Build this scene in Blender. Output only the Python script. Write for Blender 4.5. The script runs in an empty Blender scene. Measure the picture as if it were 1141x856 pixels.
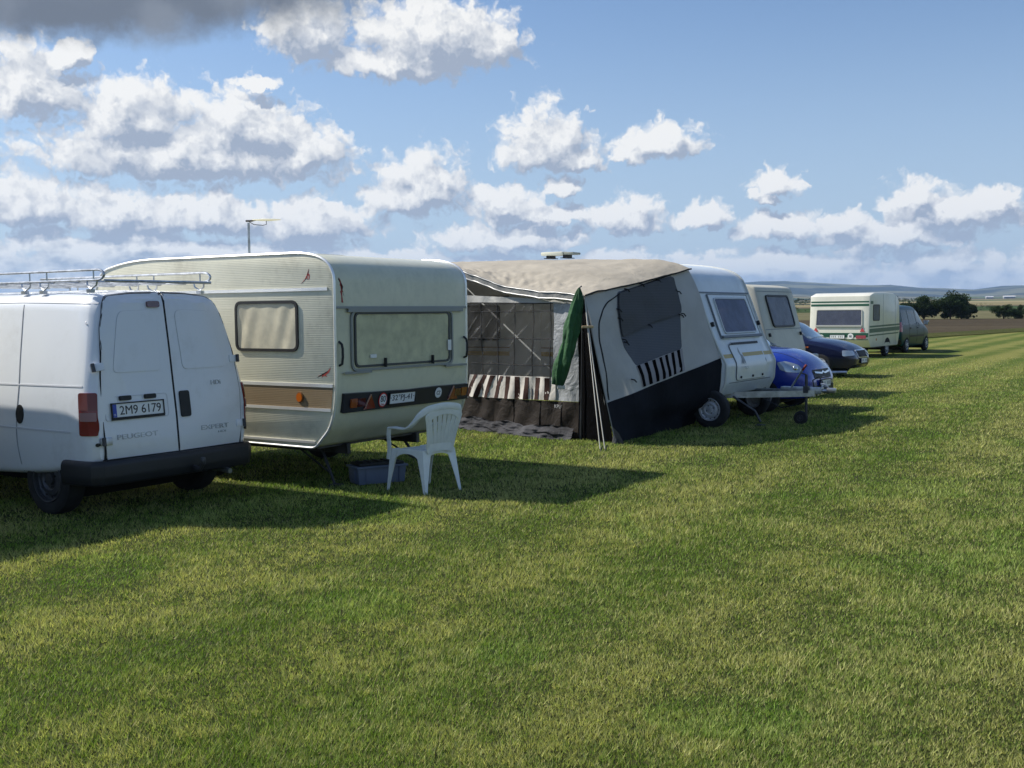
import bpy, bmesh, math, random
import numpy as np
from mathutils import Vector, Matrix, noise
from mathutils.bvhtree import BVHTree

S = bpy.context.scene
COL = S.collection
PI = math.pi
rad = math.radians

# ------------------------------------------------------------------ camera
f_px, pitch, roll = 1240.0, math.atan(80.5 / 1240), 0.0095
fw = Vector((0, math.cos(pitch), -math.sin(pitch)))
up = Vector((0, math.sin(pitch), math.cos(pitch)))
cx = Vector((1, 0, 0)) * math.cos(roll) - up * math.sin(roll)
cy = up * math.cos(roll) + Vector((1, 0, 0)) * math.sin(roll)
cam = bpy.data.objects.new('camera', bpy.data.cameras.new('camera'))
COL.objects.link(cam)
cam.matrix_world = Matrix((( cx.x, cy.x, -fw.x, 0), (cx.y, cy.y, -fw.y, 0), (cx.z, cy.z, -fw.z, 1.7), (0, 0, 0, 1)))
cam.data.sensor_width = 36
cam.data.lens = 36 * f_px / 1141
cam.data.clip_end = 60000
S.camera = cam

# ------------------------------------------------------------------ exposure, sun
S.view_settings.view_transform = 'Standard'
S.view_settings.look = 'None'
S.view_settings.exposure = 0.38
S.view_settings.gamma = 1.0
SUN_EL, SUN_AZ = 43.0, -71.3            # azimuth from +Y towards +X
sd = Vector((math.sin(rad(SUN_AZ)) * math.cos(rad(SUN_EL)), math.cos(rad(SUN_AZ)) * math.cos(rad(SUN_EL)), math.sin(rad(SUN_EL))))
sun = bpy.data.objects.new('sun', bpy.data.lights.new('sun', 'SUN'))
COL.objects.link(sun)
sun.data.energy = 5.0
sun.data.angle = rad(0.55)
sun.data.color = (1.0, 0.95, 0.86)
sun.rotation_euler = sd.to_track_quat('Z', 'Y').to_euler()

# ------------------------------------------------------------------ sky with cumulus clouds, by direction
W = bpy.data.worlds.new('World')
S.world = W
W.use_nodes = True
nt = W.node_tree
for n in list(nt.nodes):
    nt.nodes.remove(n)

class NT:
    def __init__(s, t): s.t = t
    def n(s, typ, **k):
        o = s.t.nodes.new(typ)
        for a, b in k.items(): setattr(o, a, b)
        return o
    def l(s, a, b): s.t.links.new(a, b)
    def put(s, sock, v):
        if hasattr(v, 'links') or isinstance(v, bpy.types.NodeSocket): s.l(v, sock)
        else: sock.default_value = v
    def m(s, op, a, b=0.0, c=None, clamp=False):
        o = s.n('ShaderNodeMath', operation=op, use_clamp=clamp)
        s.put(o.inputs[0], a); s.put(o.inputs[1], b)
        if c is not None: s.put(o.inputs[2], c)
        return o.outputs[0]
    def v(s, op, a, b=None, scale=None):
        o = s.n('ShaderNodeVectorMath', operation=op)
        s.put(o.inputs[0], a)
        if b is not None: s.put(o.inputs[1], b)
        if scale is not None: s.put(o.inputs['Scale'], scale)
        return o.outputs['Value'] if op in ('LENGTH', 'DOT_PRODUCT') else o.outputs['Vector']
    def ramp(s, x, a, b, lo=0.0, hi=1.0, mode='SMOOTHSTEP'):
        o = s.n('ShaderNodeMapRange', interpolation_type=mode)
        s.put(o.inputs['Value'], x)
        for k, q in (('From Min', a), ('From Max', b), ('To Min', lo), ('To Max', hi)): s.put(o.inputs[k], q)
        return o.outputs['Result']
    def mix(s, f, a, b, mode='MIX'):
        o = s.n('ShaderNodeMix', data_type='RGBA', blend_type=mode)
        s.put(o.inputs['Factor'], f); s.put(o.inputs['A'], a); s.put(o.inputs['B'], b)
        return [q for q in o.outputs if q.type == 'RGBA'][0]
    def noise(s, vec, scale, detail=4, rough=.55, dist=0.0, col=False):
        o = s.n('ShaderNodeTexNoise', noise_dimensions=getattr(s, 'nd', '3D'))
        if vec is not None: s.put(o.inputs['Vector'], vec)
        o.inputs['Scale'].default_value = scale; o.inputs['Detail'].default_value = detail
        o.inputs['Roughness'].default_value = rough; o.inputs['Distortion'].default_value = dist
        return o.outputs['Color'] if col else o.outputs['Fac']

CLOUDS = [(-23.1, 10.83, 2.22, 1.76), (-21.31, 12.15, 0.92, 0.65), (-18.38, 9.76, 2.87, 1.67), (-13.55, 9.33, 3.6, 1.67), (-15.73, 7.9, 7.62, 1.48), (-10.3, 8.22, 2.4, 1.2), (-9.95, 14.05, 2.31, 1.85), (-3.93, 13.75, 4.25, 1.85), (-5.76, 12.47, 3.7, 1.02), (-0.86, 13.33, 1.66, 0.92), (1.92, 8.55, 2.31, 1.66), (3.28, 7.73, 1.94, 0.74), (7.81, 8.42, 2.03, 1.02), (6.23, 7.85, 1.02, 0.55), (-4.49, 6.5, 2.59, 1.66), (-5.64, 5.74, 1.94, 0.92), (-0.3, 5.59, 2.03, 0.88), (2.59, 6.36, 1.02, 0.55), (6.0, 4.82, 1.94, 0.92), (9.6, 4.75, 1.39, 0.65), (13.42, 6.18, 1.29, 0.79), (12.9, 5.46, 0.65, 0.32), (19.73, 5.37, 1.48, 0.92), (21.54, 4.54, 2.87, 1.02), (16.76, 4.2, 1.2, 0.65), (13.56, 4.12, 2.31, 0.65), (23.22, 4.92, 1.39, 0.65), (-23.29, 5.34, 2.77, 1.29), (-19.74, 5.01, 3.23, 1.2), (-15.16, 4.88, 4.16, 1.2), (-10.38, 4.7, 3.7, 1.2), (-12.63, 11.29, 1.02, 0.32), (1.43, 4.89, 2.77, 0.65), (-0.41, 3.78, 4.16, 0.74), (19.06, 3.52, 3.7, 0.74)]

g = bpy.data.node_groups.new('cloud_field', 'ShaderNodeTree')
g.interface.new_socket('P', in_out='INPUT', socket_type='NodeSocketVector')
g.interface.new_socket('F', in_out='OUTPUT', socket_type='NodeSocketFloat')
g.interface.new_socket('S', in_out='OUTPUT', socket_type='NodeSocketFloat')
G = NT(g); G.nd = '2D'
gi, go = G.n('NodeGroupInput'), G.n('NodeGroupOutput')
P = gi.outputs[0]
wn = G.v('MULTIPLY', G.v('SUBTRACT', G.noise(P, .55, 3, .6, col=True), (.5, .5, .5)), (2.2, 1.3, 0))
wn2 = G.v('SCALE', G.v('SUBTRACT', G.noise(P, 2.1, 3, .6, col=True), (.5, .5, .5)), scale=.55)
Pw = G.v('ADD', G.v('ADD', P, wn), wn2)
acc = None
for az, el, rx, ry in CLOUDS:
    d = G.v('MULTIPLY', G.v('SUBTRACT', Pw, (az, el - ry * .30, 0)), (1 / (rx * 1.12), 1 / (ry * 1.42), 0))
    d = G.v('MAXIMUM', d, G.v('MULTIPLY', d, (-1, -2.1, 0)))
    q = G.m('SUBTRACT', 1.0, G.v('LENGTH', d))
    acc = q if acc is None else G.m('MAXIMUM', acc, q)
sp = G.n('ShaderNodeSeparateXYZ'); G.l(P, sp.inputs[0])
# broken low bank round the horizon, a little higher on the left; wide fields of cumulus elsewhere
low = G.noise(G.v('MULTIPLY', P, (.28, .72, 1)), 1.0, 4, .55)
topEl = G.ramp(sp.outputs[0], -26, 8, 7.0, 5.6)
band = G.m('MULTIPLY', G.ramp(sp.outputs[1], topEl, G.m('SUBTRACT', topEl, 4.2)), 1.0)
bandF = G.m('ADD', G.m('MULTIPLY', G.m('SUBTRACT', low, .5), 1.9), G.m('SUBTRACT', G.m('MULTIPLY', band, 1.62), 1.08))
far = G.m('SUBTRACT', G.m('MULTIPLY', G.noise(G.v('MULTIPLY', P, (.09, .14, 1)), 1.0, 3), 2.2), 1.50)
outside = G.ramp(G.m('ABSOLUTE', sp.outputs[0]), 29, 40, -1.5, 0.0)
high = G.ramp(sp.outputs[1], 18, 26, -1.5, 0.0)
farF = G.m('ADD', far, G.m('MAXIMUM', outside, high))
acc = G.m('MAXIMUM', G.m('MAXIMUM', acc, bandF), farF)
det = G.m('SUBTRACT', G.noise(P, 1.15, 6, .52), .5)
vo = G.n('ShaderNodeTexVoronoi', feature='SMOOTH_F1', voronoi_dimensions='2D'); G.l(Pw, vo.inputs['Vector']); vo.inputs['Scale'].default_value = 1.05
vo2 = G.n('ShaderNodeTexVoronoi', feature='SMOOTH_F1', voronoi_dimensions='2D'); G.l(Pw, vo2.inputs['Vector']); vo2.inputs['Scale'].default_value = 3.1
puff = G.m('ADD', G.m('MULTIPLY', G.m('SUBTRACT', .45, vo.outputs['Distance']), .62), G.m('MULTIPLY', G.m('SUBTRACT', .45, vo2.outputs['Distance']), .30))
G.l(G.m('ADD', G.m('ADD', acc, G.m('MULTIPLY', det, .38)), puff), go.inputs[0])
det2 = G.m('SUBTRACT', G.noise(P, .75, 2, .4), .5)
G.l(G.m('ADD', G.m('ADD', G.m('MINIMUM', acc, .8), G.m('MULTIPLY', det2, .34)), G.m('MULTIPLY', puff, .62)), go.inputs[1])

N = NT(nt); N.nd = '2D'
tc = N.n('ShaderNodeTexCoord')
gen = tc.outputs['Generated']
sx = N.n('ShaderNodeSeparateXYZ'); N.l(gen, sx.inputs[0])
az = N.m('MULTIPLY', N.m('ARCTAN2', sx.outputs[0], sx.outputs[1]), 57.2958)
el = N.m('MULTIPLY', N.m('ARCSINE', sx.outputs[2]), 57.2958)
cb = N.n('ShaderNodeCombineXYZ'); N.l(az, cb.inputs[0]); N.l(el, cb.inputs[1])
Pd = cb.outputs[0]
def field(off):
    k = N.n('ShaderNodeGroup'); k.node_tree = g
    N.l(N.v('ADD', Pd, off), k.inputs[0]); return k
K0, K1 = field((0, 0, 0)), field((-.40, .75, 0))
F0 = K0.outputs[0]
lit = N.m('MULTIPLY', N.m('SUBTRACT', K0.outputs[1], K1.outputs[1]), 1.75)
thick = N.ramp(F0, .0, .75)
lum = N.m('ADD', N.m('SUBTRACT', .60, N.m('MULTIPLY', thick, .30)), lit, clamp=True)
ccol = N.mix(lum, (4.0, 4.6, 5.7, 1), (10.6, 10.5, 10.2, 1))
mask = N.ramp(F0, -.08, .36)
# the dark slate cloud overhead on the left
wd = N.v('SCALE', N.v('SUBTRACT', N.noise(Pd, .4, 5, .6, col=True), (.5, .5, .5)), scale=2.4)
dd = N.v('LENGTH', N.v('MULTIPLY', N.v('SUBTRACT', N.v('ADD', Pd, wd), (-24.0, 17.6, 0)), (1 / 21.5, 1 / 5.4, 0)))
dmask = N.ramp(dd, 1.02, .72)
dcol = N.mix(N.ramp(N.noise(Pd, .25, 4, .5), .35, .65), (1.75, 2.05, 2.55, 1), (2.5, 2.85, 3.4, 1))
sky = N.n('ShaderNodeTexSky', sky_type='NISHITA', sun_disc=False)
sky.sun_elevation = rad(SUN_EL); sky.sun_rotation = rad(SUN_AZ)
sky.altitude = 250; sky.air_density = 1.0; sky.dust_density = .6; sky.ozone_density = 1.5
skc = N.mix(1.0, sky.outputs[0], (1.12, 1.22, 1.36, 1), 'MULTIPLY')
hz = N.ramp(el, 17.0, -1.0, 0.0, .74)
skc = N.mix(hz, skc, (5.2, 6.5, 8.3, 1))
c1 = N.mix(N.m('MULTIPLY', mask, N.ramp(el, .2, 4.5, .45, .96)), skc, ccol)
c2 = N.mix(dmask, c1, dcol)
bg = N.n('ShaderNodeBackground'); N.l(c2, bg.inputs[0]); bg.inputs[1].default_value = .072
wo = N.n('ShaderNodeOutputWorld'); N.l(bg.outputs[0], wo.inputs[0])
W.cycles.sampling_method = 'MANUAL'; W.cycles.sample_map_resolution = 512

# ------------------------------------------------------------------ materials
MATS = {}
def mat(name, col, rough=.5, metal=0.0, var=.0, vscale=3.0, bump=0.0, bscale=30.0, coat=0.0, dirt=0.0, dirtcol=(.16, .14, .10), spec=.5, alpha=1.0, emis=None):
    if name in MATS: return MATS[name]
    m = bpy.data.materials.new(name); m.use_nodes = True
    T = NT(m.node_tree); b = m.node_tree.nodes['Principled BSDF']
    b.inputs['Roughness'].default_value = rough; b.inputs['Metallic'].default_value = metal
    b.inputs['Coat Weight'].default_value = coat; b.inputs['Coat Roughness'].default_value = .05
    b.inputs['Specular IOR Level'].default_value = spec
    c = (*col, 1); src = None
    if var or dirt or bump: oc = T.n('ShaderNodeTexCoord').outputs['Object']
    if var:
        nz = T.noise(oc, vscale, 6, .6)
        src = T.mix(T.ramp(nz, .3, .7), (*[x * (1 - var) for x in col], 1), (*[min(x * (1 + var), .95) for x in col], 1))
    if dirt:
        nz = T.noise(oc, 1.7, 8, .65); nz2 = T.noise(oc, 14, 4, .6)
        f = T.m('MULTIPLY', T.ramp(T.m('ADD', T.m('MULTIPLY', nz, .7), T.m('MULTIPLY', nz2, .3)), .47, .68), dirt)
        src = T.mix(f, src if src else c, (*dirtcol, 1))
        T.l(T.m('ADD', T.m('MULTIPLY', f, .5), rough, clamp=True), b.inputs['Roughness'])
    if src: T.l(src, b.inputs['Base Color'])
    else: b.inputs['Base Color'].default_value = c
    if bump:
        bp = T.n('ShaderNodeBump'); bp.inputs['Strength'].default_value = bump; bp.inputs['Distance'].default_value = .01
        T.l(T.noise(oc, bscale, 5, .6), bp.inputs['Height']); T.l(bp.outputs[0], b.inputs['Normal'])
    MATS[name] = m
    return m

def glassmat(name, col, opacity, rough=.05, streak=0.0):
    """clear or tinted plastic sheet: part see-through, glossy"""
    if name in MATS: return MATS[name]
    m = bpy.data.materials.new(name); m.use_nodes = True
    T = NT(m.node_tree); b = m.node_tree.nodes['Principled BSDF']
    b.inputs['Base Color'].default_value = (*col, 1); b.inputs['Roughness'].default_value = rough
    tr = T.n('ShaderNodeBsdfTransparent'); mx = T.n('ShaderNodeMixShader')
    f = opacity
    if streak:
        oc = T.n('ShaderNodeTexCoord').outputs['Object']
        mp = T.n('ShaderNodeMapping'); T.l(oc, mp.inputs[0]); mp.inputs['Rotation'].default_value = (0, 0, 0)
        # diagonal creases in the sheet
        sp_ = T.n('ShaderNodeSeparateXYZ'); T.l(oc, sp_.inputs[0])
        dg = T.m('ADD', T.m('SUBTRACT', T.m('SUBTRACT', sp_.outputs[1], sp_.outputs[0]), 0.0), T.m('MULTIPLY', sp_.outputs[2], 1.5))
        al = T.m('ADD', sp_.outputs[2], T.m('MULTIPLY', sp_.outputs[0], .4))
        cv = T.n('ShaderNodeCombineXYZ'); T.l(T.m('MULTIPLY', dg, 5.0), cv.inputs[0]); T.l(T.m('MULTIPLY', al, 1.1), cv.inputs[1])
        nz = T.noise(cv.outputs[0], 1.6, 5, .6, .5)
        f = T.ramp(nz, .55, .72, opacity, opacity + streak)
        bp = T.n('ShaderNodeBump'); bp.inputs['Strength'].default_value = .6; bp.inputs['Distance'].default_value = .03
        T.l(nz, bp.inputs['Height']); T.l(bp.outputs[0], b.inputs['Normal'])
    T.put(mx.inputs[0], f)
    T.l(tr.outputs[0], mx.inputs[1]); T.l(b.outputs[0], mx.inputs[2])
    T.l(mx.outputs[0], m.node_tree.nodes['Material Output'].inputs[0])
    MATS[name] = m
    return m

def ribmat(name, col, pitch_, depth=.24, dirt=.40):
    """aluminium sheet with fine horizontal ribs"""
    m = mat(name, col, .38, 0, .05, 2.5, 0, 1, .1, dirt, (.30, .28, .20))
    T = NT(m.node_tree); b = m.node_tree.nodes['Principled BSDF']
    oc = T.n('ShaderNodeTexCoord').outputs['Object']
    s_ = T.n('ShaderNodeSeparateXYZ'); T.l(oc, s_.inputs[0])
    st = T.m('SINE', T.m('MULTIPLY', T.m('ADD', s_.outputs[2], T.m('MULTIPLY', T.noise(oc, .9, 2), .006)), 2 * PI / pitch_))
    lumps = T.m('MULTIPLY', T.noise(oc, 2.2, 2), 1.6)
    fine = T.noise(T.v('MULTIPLY', oc, (14, 14, 260)), 1.0, 2)
    bp = T.n('ShaderNodeBump'); bp.inputs['Strength'].default_value = depth; bp.inputs['Distance'].default_value = .006
    T.l(T.m('ADD', T.m('ADD', T.m('MULTIPLY', st, .25), lumps), T.m('MULTIPLY', fine, .35)), bp.inputs['Height'])
    T.l(bp.outputs[0], b.inputs['Normal'])
    return m

def clothmat(name, col, rough=.85, weave=.15, trans=0.0, var=.12, spec=.3, check=None):
    if name in MATS: return MATS[name]
    m = mat(name, col, rough, 0, var, 2.0, 0, 1, 0, 0, spec=spec)
    T = NT(m.node_tree); b = m.node_tree.nodes['Principled BSDF']
    oc = T.n('ShaderNodeTexCoord').outputs['Object']
    bp = T.n('ShaderNodeBump'); bp.inputs['Strength'].default_value = weave * 3; bp.inputs['Distance'].default_value = .03
    h = T.m('ADD', T.m('MULTIPLY', T.noise(oc, 3.5, 5, .55, .8), 1.0), T.m('MULTIPLY', T.noise(oc, 14, 3, .5), .18))
    T.l(h, bp.inputs['Height']); T.l(bp.outputs[0], b.inputs['Normal'])
    if check:
        s_ = T.n('ShaderNodeSeparateXYZ'); T.l(oc, s_.inputs[0])
        a = T.m('ADD', T.m('MULTIPLY', s_.outputs[0], .552), T.m('MULTIPLY', s_.outputs[1], .834))
        ga = T.m('PINGPONG', a, check); gz = T.m('PINGPONG', s_.outputs[2], check)
        k = T.m('MAXIMUM', T.m('GREATER_THAN', ga, check * .78), T.m('GREATER_THAN', gz, check * .78))
        T.l(T.mix(k, (*col, 1), (*[x * 1.5 for x in col], 1)), b.inputs['Base Color'])
    if trans:
        tl = T.n('ShaderNodeBsdfTranslucent'); tl.inputs[0].default_value = (*col, 1)
        mx = T.n('ShaderNodeMixShader'); mx.inputs[0].default_value = trans
        T.l(b.outputs[0], mx.inputs[1]); T.l(tl.outputs[0], mx.inputs[2])
        T.l(mx.outputs[0], m.node_tree.nodes['Material Output'].inputs[0])
    return m

# ------------------------------------------------------------------ object helpers
def tag(o, label=None, cat=None, group=None, kind=None):
    if label: o['label'] = label
    if cat: o['category'] = cat
    if group: o['group'] = group
    if kind: o['kind'] = kind
    return o
def thing(name, label, cat, loc=(0, 0, 0), heading=0.0, group=None):
    o = bpy.data.objects.new(name, None); COL.objects.link(o)
    o.empty_display_size = .1
    o.location = loc; o.rotation_euler = (0, 0, rad(heading))
    return tag(o, label, cat, group)
def add(name, me, m, parent=None, smooth=30):
    o = bpy.data.objects.new(name, me); COL.objects.link(o)
    if m is not None and not me.materials: me.materials.append(m)
    if smooth:
        me.polygons.foreach_set('use_smooth', [True] * len(me.polygons))
        me.set_sharp_from_angle(angle=rad(smooth))
    if parent: o.parent = parent
    return o
def pyd(name, vs, fs, m, parent=None, smooth=30):
    me = bpy.data.meshes.new(name); me.from_pydata([tuple(v) for v in vs], [], fs); me.update()
    bm = bmesh.new(); bm.from_mesh(me); bmesh.ops.recalc_face_normals(bm, faces=bm.faces); bm.to_mesh(me); bm.free()
    return add(name, me, m, parent, smooth)

class MB:
    """collects shapes into one mesh"""
    def __init__(s): s.v = []; s.f = []
    def _a(s, vs, fs, M=None):
        o = len(s.v); s.v += [tuple(M @ Vector(q)) if M else tuple(q) for q in vs]
        s.f += [tuple(i + o for i in f_) for f_ in fs]; return s
    def box(s, c, d, M=None, bev=0.0, taper=1.0):
        bm = bmesh.new(); bmesh.ops.create_cube(bm, size=1)
        for v in bm.verts:
            k = taper if v.co.z < 0 else 1
            v.co = Vector((v.co.x * d[0] * k + c[0], v.co.y * d[1] * k + c[1], v.co.z * d[2] + c[2]))
        if bev: bmesh.ops.bevel(bm, geom=list(bm.edges), offset=bev, segments=2, affect='EDGES', profile=.6)
        bm.verts.index_update()
        s._a([v.co.copy() for v in bm.verts], [[v.index for v in f_.verts] for f_ in bm.faces], M); bm.free(); return s
    def tube(s, pts, r, n=8, M=None, closed=False, r2=None):
        pts = [Vector(p) for p in pts]; k = len(pts); vs = []; fs = []
        up_ = Vector((0, 0, 1)); prev = None
        for i, p in enumerate(pts):
            a = pts[(i - 1) % k] if (i or closed) else pts[0]; b = pts[(i + 1) % k] if (i < k - 1 or closed) else pts[-1]
            t = (b - a).normalized()
            if prev is None: u = t.cross(up_ if abs(t.z) < .9 else Vector((1, 0, 0))).normalized()
            else: u = (prev - t * prev.dot(t)).normalized()
            prev = u; w = t.cross(u)
            rr = r if r2 is None else r + (r2 - r) * i / (k - 1)
            vs += [p + u * (rr * math.cos(2 * PI * j / n)) + w * (rr * math.sin(2 * PI * j / n)) for j in range(n)]
        for i in range(k if closed else k - 1):
            i2 = (i + 1) % k
            fs += [(i * n + j, i * n + (j + 1) % n, i2 * n + (j + 1) % n, i2 * n + j) for j in range(n)]
        if not closed: fs += [tuple(range(n))[::-1], tuple(range((k - 1) * n, k * n))]
        return s._a(vs, fs, M)
    def lathe(s, prof, n=32, M=None):
        """prof: (r, h) pairs round the local z axis"""
        vs = []; fs = []
        for r, h in prof: vs += [(r * math.cos(2 * PI * j / n), r * math.sin(2 * PI * j / n), h) for j in range(n)]
        for i in range(len(prof) - 1):
            fs += [(i * n + j, i * n + (j + 1) % n, (i + 1) * n + (j + 1) % n, (i + 1) * n + j) for j in range(n)]
        return s._a(vs, fs, M)
    def prism(s, poly, t, M=None):
        """2D polygon (right, up) pushed out along +z by t"""
        n = len(poly)
        vs = [(a, b, 0) for a, b in poly] + [(a, b, t) for a, b in poly]
        fs = [tuple(range(n))[::-1], tuple(range(n, 2 * n))] + [(i, (i + 1) % n, (i + 1) % n + n, i + n) for i in range(n)]
        return s._a(vs, fs, M)
    def build(s, name, m, parent=None, smooth=30): return pyd(name, s.v, s.f, m, parent, smooth)

def fillet(poly, rs, n=5, closed=True):
    out = []; k = len(poly)
    for i, p in enumerate(poly):
        r = rs[i] if isinstance(rs, (list, tuple)) else rs
        if not closed and i in (0, k - 1): out.append(tuple(p)); continue
        p = Vector(p); a = Vector(poly[(i - 1) % k]); b = Vector(poly[(i + 1) % k])
        if r <= 0: out.append(tuple(p)); continue
        da = min(r, (a - p).length * .48); db = min(r, (b - p).length * .48)
        A = p + (a - p).normalized() * da; B = p + (b - p).normalized() * db
        for j in range(n + 1):
            t = j / n; out.append(tuple(A * (1 - t) ** 2 + p * 2 * t * (1 - t) + B * t * t))
    return out
def rrect(a0, b0, a1, b1, r, n=5): return fillet([(a0, b0), (a1, b0), (a1, b1), (a0, b1)], r, n)

def bvh_of(o): return BVHTree.FromPolygons([v.co.copy() for v in o.data.vertices], [tuple(p.vertices) for p in o.data.polygons])
def raymap(bvh, side, H=0.0, centre=(0, 0)):
    """(a, b) -> point and outward normal. L/R: a = x, B/F: a = y, T: b = y; 'C': oblique, heading H, a along its right"""
    def fn(a, b):
        if side == 'L': o, d, = Vector((a, 6, b)), Vector((0, -1, 0))
        elif side == 'R': o, d = Vector((a, -6, b)), Vector((0, 1, 0))
        elif side == 'B': o, d = Vector((-4, a, b)), Vector((1, 0, 0))
        elif side == 'F': o, d = Vector((12, a, b)), Vector((-1, 0, 0))
        elif side == 'T': o, d = Vector((a, b, 6)), Vector((0, 0, -1))
        else:
            dd_ = Vector((math.cos(H), math.sin(H), 0)); rt = Vector((-dd_.y, dd_.x, 0))
            o, d = Vector((centre[0], centre[1], b)) + rt * a + dd_ * 6, -dd_
        hit, nn, _, _ = bvh.ray_cast(o, d)
        if hit is None:
            q = {'L': (a, 1.3, b), 'R': (a, -1.3, b), 'B': (0, a, b), 'F': (4, a, b), 'T': (a, b, 2)}.get(side)
            if q is None: q = o + d * 6
            hit, nn, _, _ = bvh.find_nearest(Vector(q))
        if nn.dot(d) > 0: nn = -nn
        return hit, nn
    return fn
def panel(name, outline, fn, m, parent, off=.003, thick=.006, grid=.1, smooth=30):
    bm = bmesh.new()
    f_ = bm.faces.new([bm.verts.new((a, b, 0)) for a, b in outline])
    for ax in (0, 1):
        lo = min(q[ax] for q in outline); hi = max(q[ax] for q in outline)
        k = max(1, int((hi - lo) / grid))
        for i in range(1, k):
            c = lo + (hi - lo) * i / k + 1e-5
            bmesh.ops.bisect_plane(bm, geom=bm.verts[:] + bm.edges[:] + bm.faces[:], plane_co=(c, 0, 0) if ax == 0 else (0, c, 0), plane_no=(1, 0, 0) if ax == 0 else (0, 1, 0))
    rim = [e for e in bm.edges if len(e.link_faces) == 1]
    info = {}
    for v in bm.verts:
        p, nn = fn(v.co.x, v.co.y); info[v] = (p, nn)
    r = bmesh.ops.extrude_edge_only(bm, edges=rim)
    new = [q for q in r['geom'] if isinstance(q, bmesh.types.BMVert)]
    base = {(round(v.co.x, 6), round(v.co.y, 6)): info[v] for v in info}
    for v in new:
        p, nn = base[(round(v.co.x, 6), round(v.co.y, 6))]; v.co = p + nn * (off - .004)
    for v, (p, nn) in info.items(): v.co = p + nn * (off + thick)
    bmesh.ops.recalc_face_normals(bm, faces=bm.faces)
    # outward check
    f0 = next(f for f in bm.faces if all(v in info for v in f.verts))
    if f0.normal.dot(info[f0.verts[0]][1]) < 0: bmesh.ops.reverse_faces(bm, faces=bm.faces)
    me = bpy.data.meshes.new(name); bm.to_mesh(me); bm.free()
    return add(name, me, m, parent, smooth)
def strip(name, path, w, fn, m, parent, off=.002, thick=.004, closed=False, step=.06):
    pts = []
    k = len(path)
    for i in range(k if closed else k - 1):
        a, b = Vector(path[i]), Vector(path[(i + 1) % k]); n = max(1, int((b - a).length / step))
        pts += [a + (b - a) * j / n for j in range(n)]
    if not closed: pts.append(Vector(path[-1]))
    n = len(pts); vs = []; fs = []
    for i, p in enumerate(pts):
        a = pts[i - 1] if (i or closed) else pts[0]; b = pts[(i + 1) % n] if (i < n - 1 or closed) else pts[-1]
        t = (b - a); t = t.normalized() if t.length > 1e-9 else Vector((1, 0)); q = Vector((-t.y, t.x))
        for s_, h in ((-1, off - .003), (-1, off + thick), (1, off + thick), (1, off - .003)):
            c, nn = fn(*(p + q * (w / 2 * s_))); vs.append(c + nn * h)
    for i in range(n if closed else n - 1):
        j = (i + 1) % n
        for e in range(3): fs.append((i * 4 + e, i * 4 + e + 1, j * 4 + e + 1, j * 4 + e))
    return pyd(name, vs, fs, m, parent, 40)
def flat_at(fn, a, b, side, off=.004, H=0.0):
    p, nn = fn(a, b)
    rt = {'L': Vector((-1, 0, 0)), 'R': Vector((1, 0, 0)), 'B': Vector((0, -1, 0)), 'F': Vector((0, 1, 0))}.get(side)
    if rt is None: rt = Vector((-math.sin(H), math.cos(H), 0))
    rt = (rt - nn * rt.dot(nn)).normalized(); u = nn.cross(rt)
    o = p + nn * off
    return Matrix(((rt.x, u.x, nn.x, o.x), (rt.y, u.y, nn.y, o.y), (rt.z, u.z, nn.z, o.z), (0, 0, 0, 1)))
def lettering(name, s_, w, h, depth, m, parent, M):
    c = bpy.data.curves.new(name, 'FONT'); c.body = s_; c.size = 1; c.extrude = .5; c.resolution_u = 3
    o = bpy.data.objects.new(name, c); COL.objects.link(o)
    me = bpy.data.meshes.new_from_object(o.evaluated_get(bpy.context.evaluated_depsgraph_get()))
    bpy.data.objects.remove(o); bpy.data.curves.remove(c)
    xs = [v.co.x for v in me.vertices]; ys = [v.co.y for v in me.vertices]
    x0, x1, y0, y1 = min(xs), max(xs), min(ys), max(ys)
    for v in me.vertices:
        v.co = M @ Vector(((v.co.x - (x0 + x1) / 2) / (x1 - x0) * w, (v.co.y - (y0 + y1) / 2) / (y1 - y0) * h, (v.co.z + .5) * depth))
    return add(name, me, m, parent, 0)
def cut(o, cutters):
    """boolean away cutter meshes, baked into the mesh"""
    for me in cutters:
        c = bpy.data.objects.new('c', me); COL.objects.link(c)
        md = o.modifiers.new('b', 'BOOLEAN'); md.operation = 'DIFFERENCE'; md.object = c; md.solver = 'EXACT'
        bpy.context.view_layer.update()
        nm = bpy.data.meshes.new_from_object(o.evaluated_get(bpy.context.evaluated_depsgraph_get()))
        o.modifiers.clear(); o.data = nm; bpy.data.objects.remove(c)
    o.data.polygons.foreach_set('use_smooth', [True] * len(o.data.polygons))
    o.data.set_sharp_from_angle(angle=rad(32))
def cyl_mesh(x, y0, y1, z, r, n=36):
    mb = MB(); mb.tube([(x, y0, z), (x, y1, z)], r, n)
    me = bpy.data.meshes.new('c'); me.from_pydata(mb.v, [], mb.f); me.update()
    bm = bmesh.new(); bm.from_mesh(me); bmesh.ops.recalc_face_normals(bm, faces=bm.faces); bm.to_mesh(me); bm.free()
    return me

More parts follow.
